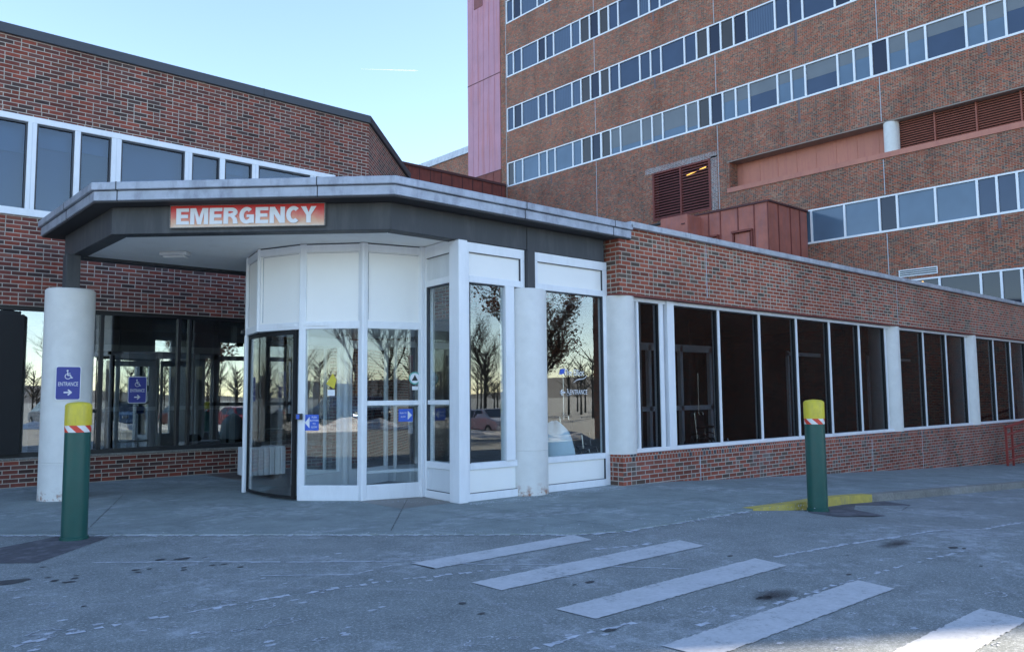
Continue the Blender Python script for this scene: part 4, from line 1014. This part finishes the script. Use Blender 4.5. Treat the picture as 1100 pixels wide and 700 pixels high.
for k, za, zb, ml, fo in bands:
    for i, (y0, y1) in enumerate(zip(ml[:-1], ml[1:])):
        # is the pane inside the picture?
        P = np.array([XT, (y0+y1)/2, (za+zb)/2-CAMH]); c = RM.T@P; px = 550+FPX*c[0]/c[2]; py = 350+FPX*c[1]/c[2]
        plist.append((-10 < px < 1110 and py > -12, px, i, k, y0, y1, za, zb, fo))
vis = sorted([p for p in plist if p[0]], key=lambda p: -p[1])
big = set((p[2], p[3]) for p in vis[:98])
restb = {}
for v_, px, i, k, y0, y1, za, zb, fo in plist:
    wide = (y0-y1) > 1.2
    if k <= 1: mt = 'pane_deep' if (k == 1 and i == 3) else ('pane_shade' if wide or rr.random() < .5 else 'pane_blue') if k == 1 else 'pane_deep'
    elif k == 2: mt = ('pane_amber' if i in (0, 7, 9, 16) else 'pane_deep' if i in (17, 8, 26) else 'pane_shade' if i < 16 or not wide else 'pane_blue')
    else: mt = ('pane_amber' if i in (7, 9, 16, 18) and rr.random() < .8 else 'pane_deep' if i in (8, 17) else rr.choice(['pane_curtain', 'pane_curtain', 'pane_blue']) if wide else rr.choice(['pane_blue', 'pane_blue', 'pane_curtain', 'pane_deep']))
    if (i, k) in big: b = MB(); b.box(XT+.05, XT+.08, y1+.03, y0-.03, za+.08, zb-.06); b.build('window_pane', mt, fo)
    else:
        restb.setdefault(mt, MB()).box(XT+.05, XT+.08, y1+.03, y0-.03, za+.08, zb-.06)
    if v_ and k in (2,) and wide and i > 11 or (v_ and k == 2 and i > 17):   # roller blinds half drawn behind the panes
        pass
for mt, bb in restb.items(): bb.build('far_window_pane', mt, tw, kind='stuff')
# blinds seen through the lowest full ribbon: half-height pale sheets just behind the pane face
b = MB()
za, zb = WZ[2]
for i, (y0, y1) in enumerate(zip(MU[:-1], MU[1:])):
    if i < 10 or i in (16, 17, 26): continue
    hh = .25 if i < 17 else .62
    hh = {10: .85, 11: .8, 12: .8, 13: .8, 14: .8, 15: .85}.get(i, 1-hh)
    hh = max(.35, min(.85, hh+.1*math.sin(i*1.7)))
    b.box(XT+.044, XT+.051, y1+.06, y0-.06, za+.09+(1-hh)*1.5, zb-.072)
b.each('roller_blind', darkpane('blindpane', (.15, .165, .175), .25), tw)
# streaky window ledge drips below alternate mullions
b = MB()
for y in (36.5, 28.0, 19.3, 10.9):
    for za, zb in WZ[1:6]:
        if za < 10 and y > 20: continue
        h = random.uniform(.5, 1.2); b.box(XT-.004, XT+.01, y, y+.12, za-h, za-.01)
b.each('drip_stain', paint('drip', (.17, .13, .13), .9), tw)
# louvre
lv = MB()
for j in range(17):
    z = 11.17+j*.152
    for y0, y1 in ((24.62, 26.4), (26.5, 28.28)):
        lv.add([(XT-.03, y0, z), (XT-.03, y1, z), (XT+.10, y1, z+.085), (XT+.10, y0, z+.085), (XT-.03, y0, z+.02), (XT-.03, y1, z+.02), (XT+.10, y1, z+.105), (XT+.10, y0, z+.105)], [(0, 3, 2, 1), (4, 5, 6, 7), (0, 1, 5, 4), (2, 3, 7, 6), (1, 2, 6, 5), (3, 0, 4, 7)])
lv.build('louvre', 'louvre_red', tw)
b = MB(); b.box(XT-.05, XT+.15, 24.5, 24.62, 11.08, 13.8); b.box(XT-.05, XT+.15, 28.28, 28.4, 11.08, 13.8); b.box(XT-.05, XT+.15, 26.4, 26.5, 11.08, 13.8); b.box(XT-.055, XT+.15, 24.5, 28.4, 13.72, 13.81); b.box(XT-.055, XT+.15, 24.5, 28.4, 11.05, 11.14)
b.build('louvre_frame', 'rust_dark', tw)
b = MB()
b.tube((XT+.22, 26.2, 13.3), (XT+.22, 25.5, 13.42), .03, n=8); b.tube((XT+.22, 25.35, 13.44), (XT+.22, 24.95, 13.5), .03, n=8); b.each('yellow_light', 'tube', tw)
b = MB(); b.box(XT-.004, XT+.01, 24.1, 24.5, 10.9, 13.9); b.box(XT-.004, XT+.01, 24.1, 28.9, 13.82, 14.15); b.each('repointed_brick', 'brick_pale', tw)
# loggia
b = MB(); b.box(XT+.75, XT+.9, 15.2, 23.6, 11.6, 13.5)
for y in [15.9+1.02*i for i in range(8)]: b.box(XT+.735, XT+.75, y, y+.03, 11.9, 13.42)
b.build('loggia_panel', 'pinkflat', tw)
b = MB(); b.box(XT-.06, XT+.78, 2, 23.5, 11.74, 11.98); b.build('loggia_ledge', 'pinkflat', tw)
b = MB(); b.box(XT+.01, XT+.8, 2, 23.5, 13.36, 13.418); b.build('loggia_soffit', 'stone_soffit', tw)
b = MB(); b.box(XT+.01, XT+.78, 23.36, 23.5, 11.98, 13.36); b.build('loggia_reveal', 'brick_tower', tw)
b = MB(); b.lathe([(.33, 11.98), (.33, 13.36)], (XT+.32, 15.15), 32); b.build('loggia_column', 'column', tw, smooth=True)
b = MB()
for j in range(13):
    z = 12.0+j*.105
    b.add([(XT+.36, 2, z), (XT+.36, 14.9, z), (XT+.46, 14.9, z+.07), (XT+.46, 2, z+.07), (XT+.36, 2, z+.02), (XT+.36, 14.9, z+.02), (XT+.46, 14.9, z+.09), (XT+.46, 2, z+.09)], [(0, 3, 2, 1), (4, 5, 6, 7), (0, 1, 5, 4), (2, 3, 7, 6), (1, 2, 6, 5), (3, 0, 4, 7)])
b.build('loggia_louvre', 'louvre_warm', tw)
b = MB()
for y in (13.3, 11.65, 10.0, 8.4): b.box(XT+.32, XT+.5, y, y+.06, 11.98, 13.36)
b.each('louvre_mullion', 'louvre_warm', tw)
# small white vent above the low window band
b = MB(); b.box(XT-.04, XT+.02, 13.43, 14.97, 6.33, 6.37); b.box(XT-.04, XT+.02, 13.43, 14.97, 6.60, 6.64); b.box(XT-.04, XT+.02, 13.43, 14.97, 6.43, 6.455); b.box(XT-.04, XT+.02, 13.43, 14.97, 6.515, 6.54)
b.box(XT-.04, XT+.02, 13.40, 13.43, 6.33, 6.64); b.box(XT-.04, XT+.02, 14.97, 15.0, 6.33, 6.64); b.build('wall_vent', 'alu', tw)
b = MB(); b.box(XT-.01, XT+.0, 13.43, 14.97, 6.36, 6.61); b.build('vent_backing', 'blind_dim', tw)
b = MB(); b.lathe([(.03, 6.0), (.05, 6.03), (.03, 6.06)], (XT+.03, 14.05), 10); b.build('small_window_light', 'tube', tw)
# ------------------------------------------------------------------ rust red rooftop plant room
rx = root('rooftop_plant_room', (34, 21, 3.9), 'weathered rust red metal clad plant room on the low roof against the tower', 'plant room')
b = MB(); b.box(32.5, 35.93, 19.15, 23.05, 3.88, 9.95)
b.build('body', 'rust', rx)
b = MB(); b.box(32.42, 35.93, 19.07, 23.1, 9.95, 10.03); b.build('roof', 'rust_edge', rx)
b = MB()
for y in (19.15, 19.85, 20.7, 21.65, 22.3, 22.98): b.box(32.46, 32.5, y, y+.04, 3.9, 9.95)
for x in (33.3, 34.35, 35.2): b.box(x, x+.04, 19.11, 19.15, 3.9, 9.95)
b.build('panel_seam', 'rust_dark', rx)
b = MB()
for y0, y1, z0, z1 in ((19.95, 21.0, 6.5, 8.75), (21.75, 22.9, 6.3, 8.75)):
    b.box(32.3, 32.5, y0, y1, z1, z1+.09); b.box(32.4, 32.5, y0, y0+.08, z0, z1); b.box(32.4, 32.5, y1-.08, y1, z0, z1)
b.each('hatch_frame', 'rust_dark', rx)
b = MB(); b.box(32.44, 32.5, 20.1, 20.85, 6.2, 8.7); b.box(32.44, 32.5, 21.9, 22.75, 6.2, 8.7); b.each('hatch', 'rust', rx)
b = MB(); b.path([(32.4, 23.12, 4), (32.4, 23.12, 9.9), (32.5, 23.3, 10.0)], .04); b.build('conduit', 'fascia_dark', rx)
ru = root('rooftop_duct_box', (31, 25, 3.9), 'lower pinkish red metal duct box left of the plant room', 'duct box')
b = MB(); b.box(31.4, 33.5, 22.76, 24.35, 3.88, 9.86); b.build('body', 'rust', ru, .02)
b = MB(); b.box(31.36, 31.4, 22.9, 23.1, 9.4, 9.45); b.box(31.36, 31.4, 22.9, 23.1, 8.4, 8.45); b.each('hinge', 'rust_edge', ru)
rv = root('rooftop_duct', (32, 27.5, 3.9), 'low rust red duct run with dark pipe left of the duct box', 'duct')
b = MB(); b.box(32.3, 34, 24.4, 29.5, 3.88, 9.75); b.build('body', 'rust', rv)
b = MB(); b.tube((32.3, 24.4, 9.88), (32.3, 29.4, 9.88), .07); b.build('pipe', 'dark_metal', rv)
# ------------------------------------------------------------------ far buildings behind the canopy
lk = root('metal_parapet_link', (28, 41, 0), 'dark rust red metal clad link roof between brick building and tower', 'building')
b = MB(); b.box(14, 35.9, 41.0, 43.8, 0, 15.62); b.build('wall', 'rust_dark', lk)
b = MB(); b.box(14, 35.9, 40.92, 43.9, 15.62, 15.78); b.build('roof', 'rust_edge', lk)
b = MB()
for i in range(24): b.box(16+i*.85, 16.04+i*.85, 40.97, 41.0, 6, 15.62)
b.build('panel_seam', 'rust_edge', lk)
fb_ = root('distant_brick_block', (50, 58, 0), 'distant pale brown brick block with grey coping beside the pink cladding', 'building')
b = MB(); b.box(44, 58, 50, 74, 0, 22.85); b.build('wall', 'brick_tower', fb_)
b = MB(); b.box(43.85, 58.1, 50, 74.1, 22.85, 23.45); b.build('coping', 'zinc_light', fb_)
b = MB(); b.box(43.95, 44.0, 50.3, 57.5, 17.6, 19.6); b.build('window_band', 'pane_shade', fb_)
# ------------------------------------------------------------------ contrail
d0, d1 = ray(388, 74.2)*9, ray(449, 76)*9
b = MB(); k = 14; A = Vector(d0); B2 = Vector(d1)
for i in range(k):
    t0, t1 = i/k, (i+1)/k
    b.tube(A.lerp(B2, t0), A.lerp(B2, t1), 1+6.5*t0, 1+6.5*t1 if i < k-1 else 1, n=8, cap=(i in (0, k-1)))
def trail_mat():
    m, nt, bs = newmat('contrail_vapour'); bs.inputs['Base Color'].default_value = (.95, .96, .98, 1); bs.inputs['Roughness'].default_value = 1
    tr = N(nt, 'ShaderNodeBsdfTransparent'); mx = N(nt, 'ShaderNodeMixShader')
    nt.links.new(ramp(nt, noise(nt, .01, 3), [(.3, (.25, .25, .25)), (.7, (.6, .6, .6))]), mx.inputs[0])
    nt.links.new(tr.outputs[0], mx.inputs[1]); nt.links.new(bs.outputs[0], mx.inputs[2]); nt.links.new(mx.outputs[0], nt.nodes['Material Output'].inputs[0]); return m
tag(b.build('contrail', trail_mat(), smooth=True), 'short thin white aircraft contrail in the pale blue sky', 'contrail')
# ------------------------------------------------------------------ what the glass mirrors: car park, trees, hills
def hills():
    b = MB(); k = 90; R = [900, 1400, 2000, 2600]
    vs = []
    for j, r in enumerate(R):
        for i in range(k+1):
            a = math.radians(150+250*i/k)
            h = [-4, 22, 62, 8][j]*(.55+.45*math.sin(a*3.1+1)*math.sin(a*1.7)+.25*math.sin(a*9+j))
            vs.append((r*math.cos(a), r*math.sin(a), max(-4, h)-2))
    b.add(vs, [(j*(k+1)+i, j*(k+1)+i+1, (j+1)*(k+1)+i+1, (j+1)*(k+1)+i) for j in range(3) for i in range(k)])
    return b.build('hills', 'hill', smooth=False)
struct(hills())
def tree_mesh(h, seed, leaves, nrm_=7):
    R = random.Random(seed); b = MB(); lf = MB()
    def br(p, d, L, r, lvl):
        n = 3; q = p
        for i in range(n):
            d2 = (d+Vector((R.uniform(-.16, .16), R.uniform(-.16, .16), R.uniform(-.05, .12)))).normalized()
            q2 = q+d2*L/n; b.tube(q, q2, r*(1-.28*i/n), r*(1-.28*(i+1)/n), n=6 if lvl < 2 else 4, cap=False); q = q2; d = d2
            if lvl < 4 and (i > 0 or lvl > 0):
                for _ in range(2 if lvl < 3 else 2):
                    ax = Vector((R.uniform(-1, 1), R.uniform(-1, 1), R.uniform(-.1, .8))).normalized()
                    br(q, (d*.75+ax*.75).normalized(), L*R.uniform(.5, .72), r*.5, lvl+1)
        if lvl >= 3 and leaves and R.random() < leaves:
            for _ in range(3):
                c = q+Vector((R.uniform(-.2, .2), R.uniform(-.2, .2), R.uniform(-.2, .2))); s = R.uniform(.05, .1)
                e1 = Vector((R.uniform(-1, 1), R.uniform(-1, 1), R.uniform(-1, 1))).normalized()*s; e2 = e1.orthogonal().normalized()*s
                lf.add([c-e1, c-e2*.6, c+e1, c+e2*.6], [(0, 1, 2, 3)])
    br(Vector((0, 0, -.2)), Vector((0, 0, 1)), h*.42, h*.0135, 0)
    return b, lf
def make_tree(h, seed, leaves, label):
    r = root('bare_tree', (0, 0, 0), label, 'tree', 'bare winter trees round the car park')
    b, lf = tree_mesh(h, seed, leaves); t = b.build('trunk', 'bark', r)
    if lf.v: lf.build('leaves', 'leaf_brown', r)
    return r
t1 = make_tree(8.5, 3, .9, 'bare tree with a few brown leaves near the crosswalk end')
t2 = make_tree(9.5, 11, 0, 'tall leafless tree at the edge of the car park')
t1.location = (25.5, -15.6, zroad(25)); t1.scale = (1.25,)*3; t2.location = (-24, -6, zroad(-24))
for i, (s, x, y, rz, lb_) in enumerate(((t1, 30.5, -16.2, 1.2, 'brown leaved tree beside the leaning utility pole'), (t1, 19.5, -22.5, 2.6, 'brown leaved tree behind the parked cars'), (t1, 34, -20, 4.1, 'brown leaved tree close to the end of the tower'), (t2, -26, 3, 2, 'leafless tree behind the left row of cars'), (t2, 8, -34, 3, 'leafless tree beyond the car park, centre'), (t2, 16, -38, .4, 'leafless tree beyond the car park, right of centre'), (t2, 24, -36, 5, 'leafless tree beyond the car park, far right'), (t2, -30, -12, 4, 'leafless tree at the far left corner of the car park'), (t2, 0, -40, 1.1, 'leafless tree beyond the car park, far left'), (t2, 31, -30, 2.2, 'leafless tree in the corner past the tower'))):
    c = copy_tree(s); c.location = (x, y, zroad(x)); c.rotation_euler = (0, 0, rz); c['label'] = lb_
tk = MB()
R_ = random.Random(8)
for i in range(230):       # far wood below the hills
    a = math.radians(160+200*R_.random()); r = R_.uniform(75, 150); x, y = r*math.cos(a), r*math.sin(a); h = R_.uniform(4, 9.5)
    tk.tube((x, y, -1.5), (x, y, h*.8), .16, .04, n=4, cap=False)
    for j in range(34):
        a2 = R_.uniform(0, 2*PI); z0 = h*R_.uniform(.15, .75); rr2 = h*R_.uniform(.12, .34)
        tk.tube((x, y, z0), (x+math.cos(a2)*rr2, y+math.sin(a2)*rr2, z0+rr2*R_.uniform(.5, 1.3)), .07, .02, n=3, cap=False)
o = tk.build('far_wood', 'bark'); o['kind'] = 'stuff'
# utility poles with wires
up = root('utility_pole', (16.5, -4.0, 0), 'leaning wooden utility pole with a metal transformer box across the road', 'pole')
up['label'] = 'leaning wooden utility pole with cross arm across the road'
b = MB(); b.tube((17.6, -3.6, zroad(17.6)-.1), (18.4, -4.3, 10.2), .16, .11, 12); b.build('mast', 'wood_pole', up, smooth=True)
b = MB(); b.box(17.2, 19.4, -4.4, -4.25, 9.2, 9.35); b.build('cross_arm', 'wood_pole', up)
b = MB(); b.box(17.6, 18.5, -4.1, -3.7, 4.2, 4.75); b.build('street_sign', 'fascia_dark', up)
uq = root('utility_pole', (-12, -28, 0), 'distant upright utility pole at the back of the car park', 'pole')
b = MB(); b.tube((-12, -28, -.2), (-12, -28, 10.5), .16, .11, 12); b.build('mast', 'wood_pole', uq, smooth=True)
b = MB(); b.box(-13.1, -10.9, -28.07, -27.93, 9.2, 9.35); b.build('cross_arm', 'wood_pole', uq)
b = MB()
for (p, q) in (((18.9, -4.3, 9.4), (-11, -28, 9.4)), ((17.5, -4.3, 9.4), (-13, -28, 9.4)), ((18.2, -4.3, 8.1), (-12, -28, 8.1)), ((-11, -28, 9.4), (-60, -50, 9.6)), ((-12, -28, 8.1), (-60, -50, 8.2)), ((18.5, -4.3, 9.4), (60, -20, 10))):
    P0, Q0 = Vector(p), Vector(q); pr = P0
    for i in range(1, 13):
        t = i/12; c = P0.lerp(Q0, t); c.z -= 1.1*4*t*(1-t); b.tube(pr, c, .02, n=5, cap=False); pr = c
tag(b.build('overhead_wire', 'rubber'), 'sagging black overhead wires between the utility poles', 'wires')
# snow banks
def snowbank(x0, y0, x1, y1, w, h, label):
    b = MB(); n_, m_ = 46, 10; R = random.Random(int(x0*7+y0)); vs = []
    d = Vector((x1-x0, y1-y0)); L = d.length; d.normalize(); nn = Vector((-d.y, d.x))
    hs = [R.uniform(.4, 1) for _ in range(n_+1)]
    for i in range(n_+1):
        for j in range(m_+1):
            t = j/m_*2-1; pr = max(0, 1-t*t)
            z = h*hs[i]*pr*(.8+R.uniform(-.2, .3)) if 0 < i < n_ else 0
            P = Vector((x0, y0))+d*(L*i/n_)+nn*(t*w*(.7+.4*hs[i])); vs.append((P.x, P.y, zroad(P.x)-.02+z))
    b.add(vs, [(i*(m_+1)+j, (i+1)*(m_+1)+j, (i+1)*(m_+1)+j+1, i*(m_+1)+j+1) for i in range(n_) for j in range(m_)])
    tag(b.build('snow_bank', 'snow'), label, 'snow bank', 'dirty snow banks along the car park')
snowbank(2, -15.5, 34, -15.5, .9, .55, 'long dirty snow bank in front of the far row of cars')
snowbank(-15, -12, -15, 9, .9, .6, 'dirty snow bank in front of the left row of cars')
# parked cars
def make_car(paint_c, label, group='cars in the car park'):
    r = root('parked_car', (0, 0, 0), label, 'car', group)
    m = paint('carpaint', paint_c, .25, .2, .03)
    W = .88
    side = [(-2.2, .35), (-2.25, .62), (-2.15, .86), (-1.55, .93), (-.75, 1.38), (.55, 1.42), (1.35, .98), (2.1, .82), (2.25, .6), (2.22, .33)]
    def loft(prof, ws):
        b = MB(); n = len(prof); secs = [(-1, .0), (-.96, .03), (.96, .03), (1, .0)]
        vs = []
        for s in (-1, 1):
            for (x, z) in prof:
                ww = W*(1 if z < .95 else 1-.42*(z-.95)); vs.append((x, s*ww, z))
        b.add(vs, [tuple(range(n)), tuple(range(n, 2*n))[::-1]]+[((i+1) % n, i, n+i, n+(i+1) % n) for i in range(n)])
        return b
    body = loft(side, 1).build('body', m, r, .05)
    def gl(pts, inset=.004):
        b = MB()
        for s in (-1, 1):
            vs = [(x, s*(W*(1-.42*max(0, z-.95))+inset), z) for x, z in pts]; b.add(vs, [tuple(range(len(vs)))])
        return b
    gl([(-1.3, .97), (-.72, 1.31), (-.12, 1.34), (-.12, .97)]).build('side_window', 'pane_deep', r)
    gl([(-.04, .97), (-.04, 1.34), (.5, 1.35), (1.05, .99)]).build('side_window', 'pane_deep', r)
    b = MB(); b.add([(.63, -.66, 1.395), (1.36, -.78, 1.0), (1.36, .78, 1.0), (.63, .66, 1.395)], [(0, 1, 2, 3)]); b.add([(-.83, -.66, 1.36), (-1.5, -.78, .975), (-1.5, .78, .975), (-.83, .66, 1.36)], [(0, 1, 2, 3)]); b.build('windscreen', 'pane_deep', r)
    for x in (-1.35, 1.38):
        for s in (-1, 1):
            b = MB(); b.tube((x, s*.70, .32), (x, s*.9, .32), .325, n=24); w = b.build('wheel', 'rubber', r)
            b = MB(); b.tube((x, s*.9, .32), (x, s*.91, .32), .2, n=16); b.build('rim', 'chrome', w)
    for s in (-1, 1):
        b = MB(); b.box(2.1, 2.26, s*.62-.16, s*.62+.16, .62, .75); b.build('headlight', 'chrome', r, .02)
        b = MB(); b.box(-2.26, -2.12, s*.66-.15, s*.66+.15, .66, .8); b.build('tail_light', 'red', r, .02)
    return r
cars = {'silver': make_car((.5, .52, .54), 'silver saloon car parked in the far row'), 'blue': make_car((.05, .12, .25), 'blue car'), 'red': make_car((.45, .02, .02), 'red car'), 'white': make_car((.75, .75, .75), 'white car'), 'dark': make_car((.03, .03, .035), 'dark car')}
spots = [('silver', 10.5, -18.5, 1.57), ('blue', 14, -18.8, 1.57), ('red', 20.5, -18.5, -1.57), ('white', 24, -18.6, 1.57), ('dark', 6.5, -18.6, 1.57), ('silver', -18, -6, 0), ('blue', -18.5, -2.6, 0), ('white', -18.2, 1.6, 3.14), ('dark', -18, 5.2, 0), ('red', 17.2, -18.7, 1.57), ('silver', 27.5, -18.4, 1.57)]
seen = set(); wd = {'silver': 'silver', 'blue': 'dark blue', 'red': 'red', 'white': 'white', 'dark': 'black'}
nth = {}
for c, x, y, rz in spots:
    row = 'far row behind the long snow bank' if y < -10 else 'left row behind the short snow bank'
    o = cars[c] if c not in seen else copy_tree(cars[c]); seen.add(c)
    key = (c, row); nth[key] = nth.get(key, 0)+1
    o['label'] = f"{wd[c]} saloon car in the {row}" + (', nearest the tower' if (c, x) in (('silver', 27.5),) else (', mid row' if (c, x) == ('red', 17.2) else ''))
    o.location = (x, y, zroad(x)); o.rotation_euler = (0, 0, rz)
# ------------------------------------------------------------------ light
el = math.radians(25); sd_ = Vector((31.5, -18.7, 0)).normalized()
w = bpy.data.worlds.new('World'); S.world = w; w.use_nodes = True
nt = w.node_tree; bg = nt.nodes['Background']
sky = nt.nodes.new('ShaderNodeTexSky'); sky.sky_type = 'NISHITA'; sky.sun_disc = False
sky.sun_elevation = el; sky.sun_rotation = math.atan2(sd_.x, sd_.y)
sky.air_density = .9; sky.dust_density = .05; sky.ozone_density = 1.5; sky.altitude = 100
hs_ = nt.nodes.new('ShaderNodeHueSaturation'); hs_.inputs['Saturation'].default_value = .98; hs_.inputs['Hue'].default_value = .503
nt.links.new(sky.outputs[0], hs_.inputs['Color']); nt.links.new(hs_.outputs[0], bg.inputs[0]); bg.inputs[1].default_value = .115
sl_ = bpy.data.lights.new('Sun', 'SUN'); sl_.energy = 4.2; sl_.angle = math.radians(.5); sl_.color = (1, .87, .70)
so = bpy.data.objects.new('Sun', sl_); COL.objects.link(so)
tosun = Vector((sd_.x*math.cos(el), sd_.y*math.cos(el), math.sin(el)))
so.rotation_euler = tosun.to_track_quat('Z', 'Y').to_euler(); so.location = (0, 0, 60)
# ------------------------------------------------------------------ camera
cd_ = bpy.data.cameras.new('Camera'); cam = bpy.data.objects.new('Camera', cd_); COL.objects.link(cam)
cd_.sensor_fit = 'HORIZONTAL'; cd_.sensor_width = 36; cd_.lens = FPX/1100*36; cd_.clip_end = 30000; cd_.clip_start = .05
r_, dn, fw = RM[:, 0], RM[:, 1], RM[:, 2]
cam.matrix_world = Matrix(((r_[0], -dn[0], -fw[0], 0), (r_[1], -dn[1], -fw[1], 0), (r_[2], -dn[2], -fw[2], CAMH), (0, 0, 0, 1)))
S.camera = cam
S.view_settings.view_transform = 'Standard'; S.view_settings.look = 'None'; S.view_settings.gamma = 1; S.view_settings.exposure = 2.05
S.view_settings.use_curve_mapping = False
S.cycles.max_bounces = 12; S.cycles.transparent_max_bounces = 24; S.cycles.glossy_bounces = 6; S.cycles.diffuse_bounces = 5
